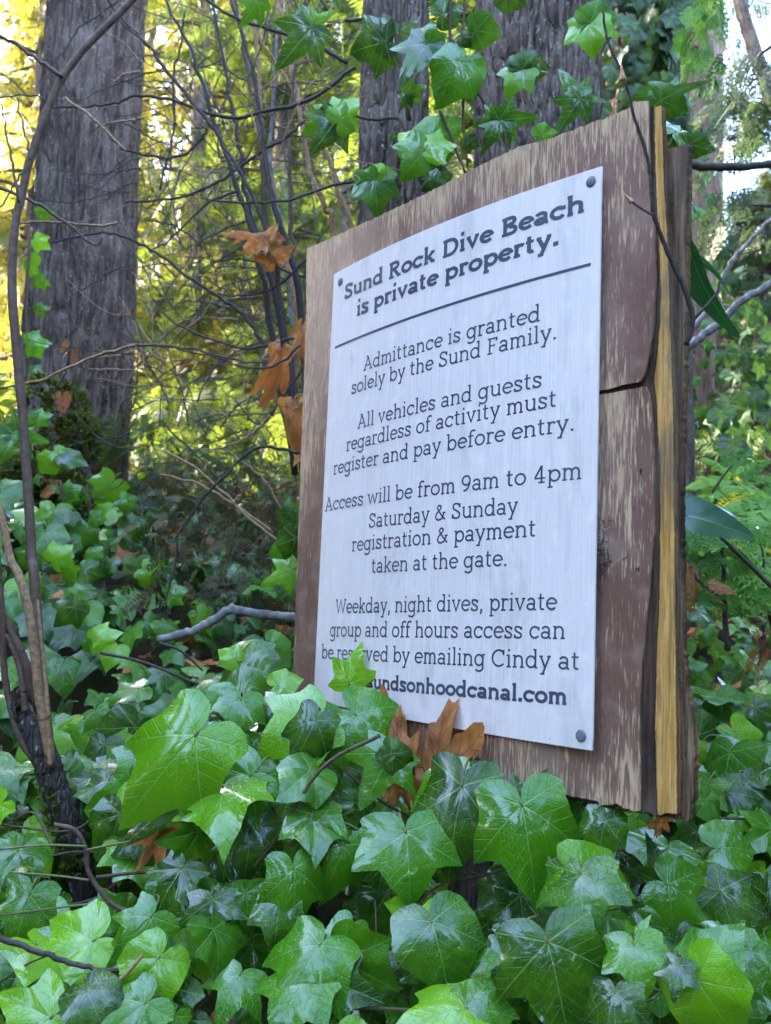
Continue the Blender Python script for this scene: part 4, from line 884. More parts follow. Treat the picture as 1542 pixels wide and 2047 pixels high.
# ------------------------------------------------------------------ bare shrubs and canes
def shrub(name, loc, label, stems, twigs, mats):
    t = thing(name, loc, label, 'shrub')
    for pts, d, w0, w1, m in stems:
        a = Acc(); px_tube(a, pts, d, w0, w1, sides=7, jit=.0012 * (d if not isinstance(d, tuple) else d[0]), knots=.035); obj('stem', a.mesh('stem', M[m]), t)
    for nm, lst, m in twigs:
        for pts, d, w0, w1 in lst:
            a = Acc(); px_tube(a, pts, d, w0, w1, sides=5, jit=.0012); obj(nm, a.mesh(nm, M[m]), t)
    return t
H2 = lambda pts: [(x / 2, y / 2) for x, y in pts]
st = []
for pts, d, w0, w1, m in [
 ([(1180, 1900), (1080, 1300), (1010, 950), (930, 700), (830, 400), (760, 200), (650, -20)], 1.9, 15, 6, 'twig_dark'),
 ([(1230, 1900), (1200, 1200), (1150, 1000), (1100, 830), (1060, 640), (1040, 480), (1000, 250), (920, -20)], 1.85, 16, 7, 'twig_dark'),
 ([(1200, 1850), (1120, 1250), (1060, 900), (1040, 500), (1000, 330), (960, 100), (930, -60)], 2.0, 14, 7, 'twig_brown'),
 ([(1260, 1700), (1140, 1000), (1060, 600), (1030, 240), (1045, -40)], 2.1, 12, 7, 'twig_tan'),
 ([(1400, 1300), (1330, 900), (1300, 830), (1230, 640), (1180, 330), (1130, 100), (1100, -60)], 2.1, 14, 8, 'twig_tan'),
 ([(1430, 1200), (1400, 880), (1350, 760), (1300, 600), (1200, 400), (1080, 220), (1010, 80)], 2.15, 13, 5, 'twig_tan'),
 ([(1210, 1900), (1100, 1200), (1000, 850), (970, 700), (960, 600), (920, 380), (860, 80), (840, -60)], 1.95, 12, 5, 'twig_dark'),
 ([(1190, 1800), (1170, 1300), (1130, 950), (1085, 700), (1100, 300), (1140, -40)], 2.2, 12, 6, 'twig_grey'),
 ([(1215, 1800), (1140, 1300), (1090, 1000), (1020, 800), (900, 590), (800, 450), (680, 300), (570, 160), (480, 60), (400, -40)], 1.8, 11, 6, 'twig_dark'),
 ([(1240, 1800), (1210, 1300), (1180, 1050), (1160, 800), (1160, 500), (1190, 200), (1230, -40)], 2.0, 12, 6, 'twig_brown')]: st.append((H2(pts), d, w0, w1, m))
tw = [(H2(p), d, a, b) for p, d, a, b in [
 ([(1420, 270), (1240, 400), (1080, 440), (950, 470), (800, 440), (680, 395), (560, 380), (470, 405), (370, 425), (210, 430)], 1.85, 9, 4),
 ([(830, 510), (800, 560), (700, 630), (520, 605), (450, 560)], 1.9, 7, 4), ([(1060, 590), (900, 710), (780, 770), (640, 800), (500, 810)], 1.9, 7, 4), ([(1220, 480), (1130, 560), (1060, 590)], 1.9, 6, 7),
 ([(1060, 1390), (1000, 1290), (900, 1200), (760, 1110), (640, 1020), (520, 955), (400, 930), (200, 970)], 1.8, 9, 4), ([(1460, 720), (1330, 740), (1150, 800), (980, 810), (860, 800)], 1.8, 7, 4), ([(1390, 250), (1250, 170), (1100, 120), (940, 70), (800, -20)], 1.8, 8, 6), ([(960, 760), (820, 820), (680, 960), (600, 1000)], 1.9, 6, 3),
 ([(1240, 1020), (1100, 1150), (960, 1180), (830, 1170)], 1.8, 6, 3), ([(1210, 1340), (1100, 1370), (950, 1390), (700, 1290), (600, 1180)], 1.75, 7, 3), ([(1230, 1110), (1000, 1040), (880, 1040)], 1.85, 5, 3), ([(700, 500), (690, 300), (720, 200), (740, 40)], 2.0, 6, 4), ([(640, 760), (690, 540), (700, 400)], 2.0, 5, 4)]]
tw += [([(610, 730), (560, 800), (520, 850), (470, 800)], 1.7, 6, 3), ([(600, 905), (540, 893), (500, 905), (440, 960), (360, 1060), (350, 1130), (330, 1200)], 1.5, 7, 5), ([(600, 690), (560, 725), (500, 735), (430, 715), (330, 690)], 1.6, 6, 3), ([(250, 690), (370, 695), (470, 720), (560, 728)], 1.75, 6, 4)]
tan = [([(560, 1085), (480, 1020), (410, 950), (330, 900)], 1.7, 6, 5), ([(545, 1065), (470, 1010), (390, 965), (320, 948)], 1.75, 6, 4), ([(565, 1020), (520, 950), (440, 890)], 1.7, 5, 3), ([(235, 445), (200, 450), (120, 443), (40, 444)], 1.6, 6, 4), ([(270, 690), (180, 715), (80, 760), (0, 775)], 1.5, 7, 5), ([(130, 195), (185, 235), (225, 275), (250, 300)], 1.8, 6, 5), ([(265, 740), (220, 738), (175, 738)], 2.0, 5, 3), ([(270, 700), (230, 712), (190, 714)], 2.0, 5, 3), ([(280, 142), (245, 150), (222, 168)], 2.4, 5, 3), ([(272, 240), (240, 242), (210, 246)], 2.4, 5, 3), ([(280, 650), (310, 700), (330, 725)], 1.9, 5, 3), ([(540, 830), (500, 870), (440, 895), (400, 900)], 1.7, 5, 3)]
rnd = []; rnd2 = []
for _ in range(85):
    x = RNG.uniform(300, 690); y = RNG.uniform(-40, 860); a = RNG.normal(-1.75, .55); L = RNG.uniform(80, 260); d = RNG.uniform(1.75, 2.7); bnd = RNG.normal(0, .35)
    pts = [(x, y)]
    for k in range(4): pts.append((pts[-1][0] + math.cos(a) * L / 4, pts[-1][1] + math.sin(a) * L / 4)); a += bnd * .5 + RNG.normal(0, .12)
    (rnd if RNG.random() < .62 else rnd2).append((pts, d, RNG.uniform(2, 4.5), 1.5))
for _ in range(70):
    x = RNG.uniform(240, 700); y = RNG.uniform(60, 900); a = RNG.choice([0.1, 2.9]) + RNG.normal(0, .4); L = RNG.uniform(70, 230); d = RNG.uniform(1.7, 2.6)
    pts = [(x, y)]
    for k in range(4): pts.append((pts[-1][0] + math.cos(a) * L / 4, pts[-1][1] + math.sin(a) * L / 4)); a += RNG.normal(0, .2)
    (rnd if RNG.random() < .65 else rnd2).append((pts, d, RNG.uniform(2, 4), 1.5))
shrub('bare_shrub', P(620, 1000, 1.9), 'leafless many-stemmed shrub fanning up behind the left edge of the board', st, [('branch', tw, 'twig_dark'), ('pale_twig', tan + rnd2, 'twig_tan'), ('twig', rnd, 'twig_dark')], None)
rt = []
for _ in range(95):
    x = RNG.uniform(230, 640); y = RNG.uniform(0, 900); a = RNG.normal(-1.6, .7) if RNG.random() < .6 else RNG.choice([.2, 2.9]) + RNG.normal(0, .4); L = RNG.uniform(120, 330); d = RNG.uniform(2.3, 3.3)
    pts = [(x, y)]
    for k in range(5): pts.append((pts[-1][0] + math.cos(a) * L / 5, pts[-1][1] + math.sin(a) * L / 5)); a += RNG.normal(0, .22)
    rt.append((pts, d, RNG.uniform(2.5, 5), 1.5))
shrub('bare_shrub', P(430, 950, 2.8), 'dark tangle of fine dead twigs between the stout left tree and the fanning shrub', [], [('twig', rt, 'twig_dark')], None)
rt = []
for _ in range(98):
    x = RNG.uniform(250, 640); y = RNG.uniform(480, 1180); a = RNG.normal(-1.2, .8) if RNG.random() < .5 else RNG.choice([.3, 2.7]) + RNG.normal(0, .5); L = RNG.uniform(70, 260); d = RNG.uniform(1.8, 2.7)
    pts = [(x, y)]
    for k in range(5): pts.append((pts[-1][0] + math.cos(a) * L / 5, pts[-1][1] + math.sin(a) * L / 5)); a += RNG.normal(0, .25)
    rt.append((pts, d, RNG.uniform(1.5, 3.5), 1.0))
shrub('bare_shrub', P(450, 1150, 2.2), 'low thicket of hair-thin brown twigs on the shadowed slope left of the board', [], [('twig', rt, 'twig_brown')], None)
D6 = .4383
can = [([(101, 1536), (94, 1457), (79, 1303), (68, 1150), (63, 1106), (55, 958), (42, 790), (25, 600), (27, 475), (37, 415), (60, 320), (95, 220), (125, 155), (175, 90), (245, 20), (320, -60)], (1.15, 1.35), 22, 13, 'twig_brown'),
 ([(101, 1514), (79, 1395), (61, 1238), (37, 1150), (21, 1118), (0, 1025), (-40, 900)], 1.14, 20, 14, 'twig_tan'),
 ([(88, 1531), (44, 1483), (11, 1360), (4, 1216), (-6, 1100)], 1.16, 16, 10, 'twig_brown'),
 ([(70, 1420), (52, 1330), (20, 1260), (-20, 1180)], 1.17, 20, 14, 'twig_brown'), ([(50, 1420), (40, 1340), (14, 1270)], 1.15, 14, 8, 'twig_brown'),
 ([(100, 1530), (97, 1440), (88, 1330), (75, 1200)], 1.13, 10, 6, 'twig_tan')]
cs = thing('cane_shrub', P(165, 1790, 1.1), 'old shrub in the left foreground with a dark mossy base and one long arching cane', 'shrub')
for pts, d, w0, w1, m in can:
    a = Acc(); px_tube(a, pts, d, w0, w1, sides=10, n=70, jit=.00025, knots=.012); obj('cane', a.mesh('cane', M[m]), cs)
a = Acc(); px_tube(a, [(40, 1395), (60, 1440), (95, 1530), (125, 1620), (160, 1740), (185, 1860)], 1.17, 52, 54, sides=20, n=60, jit=.0009, knots=.02); obj('trunk', a.mesh('trunk', M['bark_black']), cs)
a = Acc()
for x, y in [(92, 1585), (100, 1610), (110, 1640), (125, 1690), (138, 1720), (120, 1668), (132, 1735), (150, 1720)]: moss_clumps(a, P(x, y, 1.15), (.006, .008, .009), 26, (.004, .009))
obj('moss', a.mesh('moss', M['moss']), cs)
a = Acc()
for k_, (pts, d, w0, w1) in enumerate([([(125, 152), (90, 130), (50, 100), (0, 72), (-40, 60)], 1.3, 9, 6), ([(205, 60), (202, 20), (195, -30)], 1.33, 9, 7), ([(60, 320), (50, 270), (36, 200)], 1.25, 5, 3), ([(38, 405), (20, 300), (0, 200)], 1.25, 6, 3), ([(230, 30), (260, 60), (320, 110)], 1.35, 6, 4), ([(0, 375), (80, 410), (150, 460), (190, 490), (205, 475)], 1.3, 7, 4), ([(105, 215), (70, 190), (0, 195)], 1.3, 4, 3), ([(55, 330), (20, 380), (-5, 430)], 1.25, 4, 3), ([(60, 1410), (75, 1440), (100, 1430)], 1.12, 4, 3)]):
    a = Acc(); px_tube(a, pts, d, w0, w1, sides=6, jit=.001); obj('twig', a.mesh('twig', M['twig_brown']), cs)
# low twigs threading the ivy at bottom left
lt = thing('fallen_twig', P(160, 1900, .84), 'dark slender twig crossing the ivy near the bottom left corner', 'twig')
a = Acc(); px_tube(a, [(-20, 1872), (60, 1895), (140, 1925), (220, 1940), (310, 1942)], .80, 13, 8, sides=7, jit=.0008); obj('stem', a.mesh('stem', M['twig_dark']), lt)
a = Acc(); px_tube(a, [(0, 1965), (50, 1930), (110, 1905)], .8, 5, 3, sides=5); obj('side_twig', a.mesh('side_twig', M['twig_dark']), lt)
lt = thing('fallen_twig', P(250, 1780, .88), 'curving brown twig with buds hanging down through the ivy beside the mossy shrub base', 'twig')
a = Acc(); px_tube(a, [(108, 1648), (150, 1660), (172, 1700), (178, 1745), (220, 1805), (270, 1830), (300, 1870), (305, 1930), (330, 1990), (345, 2060)], .90, 9, 11, sides=7, n=50); obj('stem', a.mesh('stem', M['twig_brown']), lt)
a = Acc()
for pts in [[(172, 1700), (200, 1694), (260, 1682)], [(178, 1760), (120, 1752), (20, 1744)], [(215, 1805), (140, 1812), (0, 1830)], [(172, 1692), (90, 1690), (0, 1698)], [(300, 1870), (330, 1840), (345, 1830)]]:
    a = Acc(); px_tube(a, pts, .89, 5, 4, sides=5); obj('side_twig', a.mesh('side_twig', M['petiole']), lt)
lt = thing('fallen_twig', P(230, 1980, .8), 'straight tan stalk slanting up from the bottom edge among the ivy', 'twig'); a = Acc(); px_tube(a, [(110, 2060), (180, 2010), (250, 1950), (285, 1910)], .78, 9, 7, sides=6); obj('stem', a.mesh('stem', M['twig_tan']), lt)
# grey dead branch on the slope
fb = thing('fallen_branch', P(450, 1260, 1.55), 'grey lichen-spotted dead branch lying on the ivy left of the board', 'branch')
a = Acc(); px_tube(a, [(318, 1278), (380, 1264), (430, 1238), (462, 1218), (500, 1225), (560, 1232), (620, 1238)], 1.5, 16, 20, sides=10, n=40, jit=.001, knots=.035); obj('stem', a.mesh('stem', M['twig_grey']), fb)
a = Acc(); px_tube(a, [(320, 1286), (360, 1300), (405, 1340)], 1.48, 7, 4, sides=5); obj('side_twig', a.mesh('side_twig', M['twig_dark']), fb); a = Acc(); px_tube(a, [(200, 1305), (290, 1325), (395, 1368)], 1.4, 7, 6, sides=6); obj('side_twig', a.mesh('side_twig', M['twig_dark']), fb)
# budding twig in front of the board
bt = thing('budding_twig', P(1385, 640, .95), 'slim dark twig with swelling buds rising past the right edge of the board', 'twig')
a = Acc(); px_tube(a, [(1372, 690), (1386, 640), (1368, 575), (1338, 510), (1318, 460), (1306, 420), (1300, 350), (1290, 300), (1270, 240), (1252, 170), (1215, 80), (1205, 20)], (.88, .84), 11, 5, sides=7, n=60, jit=.0003); obj('stem', a.mesh('stem', M['twig_dark']), bt)
a = Acc(); px_tube(a, [(1306, 430), (1285, 418), (1262, 402)], .84, 5, 4, sides=6); obj('side_twig', a.mesh('side_twig', M['twig_dark']), bt); a = Acc(); px_tube(a, [(1386, 640), (1430, 590), (1440, 560)], .88, 6, 4, sides=6); obj('side_twig', a.mesh('side_twig', M['twig_dark']), bt)
for (x0, y0, x1, y1, wd) in [(1264, 404, 1246, 386, 11), (1246, 162, 1242, 128, 14)]:
    a = Acc(); px_tube(a, [(x0, y0), ((x0 + x1) / 2, (y0 + y1) / 2), (x1, y1)], .838, wd, 2, sides=8, n=8); obj('bud', a.mesh('bud', M['bud']), bt)
# dry stalks and web caught beside the sheet
dg = thing('debris_tuft', board_pt(1.06, .66), 'small tuft of dry stalks and cobweb caught between sheet and board', 'debris')
a = Acc()
for _ in range(34):
    x, y = 1205 + RNG.normal(0, 7), 1130 + RNG.normal(0, 28); an = RNG.uniform(0, 6.28); L = RNG.uniform(10, 26); dd = board_depth(x, y) - .004
    px_tube(a, [(x, y), (x + math.cos(an) * L * .5 + RNG.normal(0, 2), y + math.sin(an) * L * .5), (x + math.cos(an) * L, y + math.sin(an) * L)], dd, 1.8, 1.0, sides=4, n=5)
obj('stalks', a.mesh('stalks', M['twig_dark']), dg)
a = Acc(); px_tube(a, [(1222, 1135), (1235, 1122), (1254, 1112)], board_depth(1235, 1120) - .006, 3.5, 2, sides=5); obj('pale_stalk', a.mesh('pale_stalk', M['twig_tan']), dg)
M['web'] = plain('cobweb_silk', (.6, .6, .62), .6)
a = Acc()
for _ in range(26):
    x, y = 1202 + RNG.normal(0, 5), 1075 + RNG.normal(0, 14); dd = board_depth(x, y) - .004; px_tube(a, [(x, y), (x + RNG.normal(0, 12), y + RNG.normal(0, 14))], dd, .8, .6, sides=3, n=2)
px_tube(a, [(1192, 1000), (1200, 1040), (1210, 1060)], board_depth(1200, 1040) - .006, 1, .8, sides=3); obj('cobweb', a.mesh('cobweb', M['web']), dg)
# branches at the right
br = thing('bare_branch', P(1560, 545, 2.4), 'pale grey forked branch reaching in from the right behind the board', 'branch')
a = Acc(); px_tube(a, [(1560, 556), (1510, 585), (1470, 612), (1440, 645), (1400, 675), (1350, 715)], 2.2, 15, 17, sides=9, n=30, jit=.002, knots=.035); obj('stem', a.mesh('stem', M['twig_grey']), br)
a = Acc(); px_tube(a, [(1360, 690), (1400, 640), (1432, 590), (1460, 530), (1500, 482), (1550, 430)], 2.3, 11, 8, sides=8, n=30, jit=.002); px_tube(a, [(1430, 605), (1455, 612), (1475, 610)], 2.25, 6, 5, sides=5); obj('branch', a.mesh('branch', M['twig_grey']), br)
br = thing('bare_branch', P(1560, 330, 2.8), 'dark horizontal branch crossing the cedar trunk at the right', 'branch')
a = Acc(); px_tube(a, [(1600, 328), (1540, 330), (1460, 334), (1400, 332), (1330, 322)], 2.6, 15, 18, sides=8, n=24, jit=.002, knots=.03); obj('stem', a.mesh('stem', M['twig_dark']), br)
# broad glossy leaves (salal / laurel) at the right
OV = [(0, 1.0), (6, .93), (14, .74), (26, .54), (40, .43), (60, .34), (90, .26), (120, .18), (150, .1), (180, .03)]
t = NT('broad_glossy_leaf'); mn, se, ne, r_, uv = leaf_veins(t, (0,), .014, 6); cc = t.mix(t.m('MULTIPLY', mn, .7), (.018, .075, .035), (.12, .25, .1)); cc = t.mix(t.m('MULTIPLY', se, .25), cc, (.06, .16, .08)); t.set(color=cc, rough=.22, spec=.5); t.translucent((.05, .2, .04), .15); M['broad'] = t.mat
def oval(seed, **k): return leaf_mesh('leaf', OV, (0,), [M['broad'], M['petiole']], 6, 50, seed, **{**dict(width=1.5, droop=.2, fold=.5, wave=.03, folds=.0, petiole=(.3, -.05)), **k})
bl = thing('broadleaf_sprig', P(1370, 1080, 1.2), 'two broad dark glossy leaves with a water drop, sticking out right of the board', 'plant')
obj('leaf', oval(1), bl, px_leaf((1372, 1030), (1512, 1058), 1.15, -.02, .75, .8, 0, .02)); obj('leaf', oval(2), bl, px_leaf((1352, 1012), (1500, 1008), 1.2, .02, .75, 1.3, 0, .02))
for pl, d_, w0, w1 in (([(1350, 1040), (1372, 1032)], 1.16, 7, 5), ([(1425, 1058), (1480, 1110), (1545, 1175)], 1.4, 7, 9), ([(1424, 985), (1448, 950), (1465, 930)], 1.5, 5, 4)):
    a = Acc(); px_tube(a, pl, d_, w0, w1, sides=6); obj('stem', a.mesh('stem', M['twig_dark']), bl)
# water drop at the leaf tip
a = Acc(); c = P(1514, 1057, 1.125); dv = []
for i in range(7):
    for j in range(10): th, ph = math.pi * i / 6, 2 * math.pi * j / 10; dv.append(c + .0028 * np.array([math.sin(th) * math.cos(ph), math.sin(th) * math.sin(ph), math.cos(th)]))
a.add(dv, [[i * 10 + j, i * 10 + (j + 1) % 10, i * 10 + 10 + (j + 1) % 10, i * 10 + 10 + j] for i in range(6) for j in range(10)])
t = NT('water'); t.set(color=(1, 1, 1), rough=.02); t.bsdf.inputs['Transmission Weight'].default_value = 1; t.bsdf.inputs['IOR'].default_value = 1.33; obj('water_drop', a.mesh('water_drop', t.mat), bl)
cl = thing('broadleaf_sprig', P(1385, 640, 1.05), 'long drooping leaf folded along its rib, hanging right of the board edge', 'plant')
obj('leaf', oval(5, width=1.0, fold=1.0, droop=.35), cl, px_leaf((1380, 500), (1450, 720), 1.0, .03, .45, .1, -.8, 0)); obj('leaf', oval(6, width=1., fold=.8), cl, px_leaf((1386, 522), (1472, 564), 1.05, .03, .4, 1.0, 0, 0))
for pl, d_, w0, w1 in (([(1375, 490), (1382, 505), (1386, 522)], 1.02, 6, 5), ([(1376, 545), (1378, 600), (1385, 640)], 1.0, 4, 4)):
    a = Acc(); px_tube(a, pl, d_, w0, w1, sides=6); obj('stem', a.mesh('stem', M['twig_dark']), cl)

# ------------------------------------------------------------------ sprays of conifer foliage
def spray_proto(nb=9, seed=0, wid=.55, blade=.075, sub=0):
    """flat frond of unit length along +Y made of small blades"""
    rs = np.random.default_rng(seed); V, Q = [], []
    def bl(p, d, L, w_):
        s_ = np.array([-d[1], d[0], 0]); p = np.array(p); b = len(V); z = rs.normal(0, .012)
        V.extend([p, p + d * L * .45 + s_ * w_ + [0, 0, z], p + d * L, p + d * L * .45 - s_ * w_ + [0, 0, z]]); Q.append([b, b + 1, b + 2, b + 3])
    bl((0, 0, 0), np.array([0, 1., 0]), 1.0, .02)
    for i in range(nb):
        t_ = .08 + .9 * i / nb
        for sgn in (-1, 1):
            L = wid * (1 - t_ * .8) * rs.uniform(.75, 1.1); a = R(rs.uniform(42, 62)); d = np.array([sgn * math.sin(a), math.cos(a), -.12]); d /= np.linalg.norm(d)
            if sub:
                bl((0, t_, 0), d, L, blade * .3)
                for k in range(sub):
                    q = np.array([0, t_, 0]) + d * L * (k + .6) / sub
                    for s2 in (-1, 1):
                        a2 = a * sgn + s2 * R(40); d2 = np.array([math.sin(a2), math.cos(a2), -.1]); bl(q, d2, L * .42 * (1 - .5 * k / sub), blade * .42)
            else: bl((0, t_, 0), d, L, blade)
    return np.array(V), np.array(Q)
SPR = [spray_proto(10, i, .5, .036) for i in range(3)]; SPRF = [spray_proto(9, 10 + i, .5, .06, 3) for i in range(2)]
def sprays(name, protos, P0, D, NRM, S, mat):
    """many sprays in one mesh: positions, directions, normals, sizes"""
    P0, D, NRM, S = map(np.asarray, (P0, D, NRM, S)); V, Q, var = [], [], []; n = 0
    D = D / np.linalg.norm(D, axis=1)[:, None]; X = np.cross(D, NRM); X /= np.linalg.norm(X, axis=1)[:, None] + 1e-9; Z = np.cross(X, D)
    which = RNG.integers(len(protos), size=len(P0))
    for k, (pv, pq) in enumerate(protos):
        m = which == k; c = m.sum()
        if not c: continue
        vv = P0[m][:, None] + S[m][:, None, None] * (pv[None, :, 0:1] * X[m][:, None] + pv[None, :, 1:2] * D[m][:, None] + pv[None, :, 2:3] * Z[m][:, None])
        vv[:, :, 2] -= (S[m][:, None] * .25 * pv[None, :, 1] ** 2)      # tips hang
        V.append(vv.reshape(-1, 3)); Q.append((pq[None] + (np.arange(c) * len(pv))[:, None, None]).reshape(-1, 4) + n); n += c * len(pv)
        var.append(np.repeat(RNG.random(c), len(pv)))
    return mesh_np(name, np.vstack(V), np.vstack(Q), mat, var=np.concatenate(var), smooth=False)
def conifer(x, y, H, rad, nsp, mat, label, size=(.25, .5), zmin=.06, name='conifer_tree', tr=.0, bark_='bark_dark', group='trees behind the clearing', gaps=.3):
    z0 = float(ground_z(np.array(x), np.array(y))); t = thing(name, (x, y, z0), label, 'tree', group)
    a = Acc(); lean = RNG.normal(0, .02, 2) * H; r0 = tr or H * .012
    tube(a, [(x, y, z0 - .2), (x + lean[0] * .4, y + lean[1] * .4, z0 + H * .5), (x + lean[0], y + lean[1], z0 + H)], r0, r0 * .15, sides=10, n=14)
    nb = max(24, nsp // 22); P0, D, N_, S = [], [], [], []
    for b in range(nb):
        f = RNG.random() ** 1.15; zb = z0 + H * (zmin + (1 - zmin) * f); az = RNG.uniform(0, 6.28); L = rad * (1 - f) ** .75 * RNG.uniform(.65, 1.15) + .15
        p0 = np.array([x + lean[0] * f, y + lean[1] * f, zb]); d = np.array([math.cos(az), math.sin(az), RNG.uniform(.0, .25)])
        pts = [p0 + d * L * u - np.array([0, 0, .45 * L * u * u]) for u in (0, .33, .66, 1)]
        tube(a, pts, .012 + .006 * L, .003, sides=4, n=6)
        k = max(4, int(nsp / nb * RNG.uniform(.5, 1.5)))
        for _ in range(k):
            u = RNG.random() ** .7; q = p0 + d * L * u - np.array([0, 0, .45 * L * u * u]) + RNG.normal(0, .05 * L + .03, 3)
            P0.append(q); dd = d * .5 + RNG.normal(0, .45, 3) + np.array([0, 0, -.45]); D.append(dd); N_.append(np.array([0, 0, 1.]) + RNG.normal(0, .7, 3)); S.append(RNG.uniform(*size))
    obj('trunk', a.mesh('trunk', M[bark_]), t)
    obj('crown', sprays('crown', SPR, P0, D, N_, S, M[mat]), t)
    return t
def at(px, y):   # ground x for a photo column at distance y
    return (px - CX) / F * y
TREES = [(70, 12, 13, 2.1, 1300, 'spray_green', 'dark green conifer far back between the left edge and the stout tree'), (985, 4.75, 5.5, .75, 900, 'spray_green', 'short conifer added to shade the right side, hidden mostly by the board and the broader dark trunk'), (890, 5.4, 7.5, 1.0, 900, 'spray_green', 'slender dark green conifer added behind the two dark trunks to shade the right side'), (20, 7.5, 6.5, 1.5, 1000, 'spray_gold', 'tall golden-green conifer at the far left edge'), (360, 8.5, 10, 1.7, 1500, 'spray_gold', 'golden sunlit conifer just right of the stout left tree'), (520, 7.0, 8, 1.4, 1200, 'spray_green', 'green conifer seen through the bare shrub'), (210, 10, 12, 2.0, 1600, 'spray_gold', 'sunlit conifer hidden mostly by the stout left tree'), (650, 9.5, 11, 1.8, 1500, 'spray_green', 'green conifer left of the two dark trunks'), (430, 12, 13, 2.2, 1600, 'spray_gold', 'yellowish conifer farther back between shrub stems'), (880, 11, 13, 2.2, 1400, 'spray_green', 'tall conifer behind the gap of the two trunks'), (1130, 13, 14, 2.4, 1300, 'spray_blue', 'dark conifer behind the broader dark trunk'), (1420, 9.0, 12, 1.0, 260, 'spray_blue', 'dark cedar whose boughs hang over the upper right'), (1570, 11, 4.4, 1.2, 700, 'spray_gold', 'low golden bush in the sun at the right edge'), (1690, 8.5, 11, 1.9, 400, 'spray_blue', 'dark cedar at the far right edge'), (100, 14, 14, 2.6, 1500, 'spray_green', 'tall conifer far back at the left'), (560, 15, 15, 2.8, 1400, 'spray_gold', 'far conifer filling the gap above the bare shrub')]  # conifers nearest behind board and trunks are added to block sun on the right
SH = [(-3.2, 1.9, 7.5, 1.5, 'unseen conifer added left of the path to shade the sign'), (-4.4, 3.6, 8.5, 1.7, 'second unseen conifer added for shade left of the path'), (-5.4, 5.0, 9, 1.7, 'third unseen conifer added for shade left of the path, behind the others'), (-5.2, 2.4, 9, 1.8, 'unseen conifer added behind the shading row left of the path'),  # unseen conifers, added to keep the sun off the foreground
  (-4.2, .2, 8, 1.7, 'unseen conifer added for shade at the left of the road'), (-6.4, 3.9, 10, 1.9, 'tallest unseen conifer added for shade behind the row left of the path'), (3.2, .6, 8, 1.7, 'unseen conifer added right of the camera to block low sky'), (4.4, 3.2, 9, 1.7, 'unseen conifer added on the bank right of the sign to block low sky'), (3.6, -2.4, 9, 1.9, 'unseen conifer added behind the camera to the right to block low sky'), (-.6, -6.0, 8, 2.0, 'unseen conifer added across the road behind the camera to block low sky'), (-3.4, -5.2, 8, 2.0, 'unseen conifer added across the road to the left to block low sky'), (2.2, -5.6, 8, 2.0, 'unseen conifer added across the road to the right to block low sky'), (-5.4, -2.4, 8, 1.9, 'unseen conifer added down the road at the left to block low sky')]  # more unseen trees, added to cut low skylight and sun leaks
proto = None
for x, y, H, rad, lab in SH:
    if proto is None:
        proto = conifer(x, y, 8, 1.75, 3000, 'spray_green', lab, size=(.35, .6), zmin=.02, group='unseen trees added for shade'); P00 = proto.location.copy()
        for ch in proto.children:                          # geometry about the tree's own foot, so that copies can stand anywhere
            ch.data.transform(Matrix.Translation(-P00)); ch.matrix_basis = Matrix()
    else:
        o = proto.copy(); COL.objects.link(o); o['label'] = lab; o.location = (x, y, float(ground_z(np.array(x), np.array(y)))); o.rotation_euler = (0, 0, RNG.uniform(0, 6.28)); o.scale = (rad / 1.75, rad / 1.75, H / 8)
        for ch in proto.children: c = ch.copy(); COL.objects.link(c); c.parent = o
for px, y, H, rad, ns, mt, lab in TREES: conifer(at(px, y), y, H, rad, int(ns * 2.4), mt, lab, size=(.14, .32))
# far wood closing the view, one mass
P0, D, N_, S = [], [], [], []
wt = Acc()
for k in range(60):
    y = RNG.uniform(17, 30); x = RNG.uniform(-.46, .62) * y; H = RNG.uniform(9, 15); z0 = float(ground_z(np.array(x), np.array(y))); rad = RNG.uniform(2, 3.2)
    if (x > .24 * y and (H > 9.5 or y > 22)) or (x < -.34 * y and H > 12.5): continue
    tube(wt, [(x, y, z0 - .2), (x, y, z0 + H)], .18, .04, sides=7, n=4)
    for _ in range(800):
        f = RNG.random() ** 1.1; a_ = RNG.uniform(0, 6.28); r_ = rad * (1 - f) ** .8 * RNG.uniform(.25, 1.05)
        P0.append((x + r_ * math.cos(a_), y + r_ * math.sin(a_), z0 + .2 + f * H)); D.append((math.cos(a_) * .5 + RNG.normal(0, .4), math.sin(a_) * .5 + RNG.normal(0, .4), -.6)); N_.append(RNG.normal(0, .7, 3) + np.array([0, 0, 1.])); S.append(RNG.uniform(.35, .8))
fw = thing('far_wood', (0, 22, float(ground_z(np.array(0), np.array(22)))), 'far wood of conifers closing the view on the hill', 'wood'); fw['kind'] = 'stuff'
o = obj('crowns', sprays('crowns', SPR, P0, D, N_, S, M['spray_green']), fw); o['kind'] = 'stuff'
o = obj('trunks', wt.mesh('trunks', M['bark_dark']), fw); o['kind'] = 'stuff'
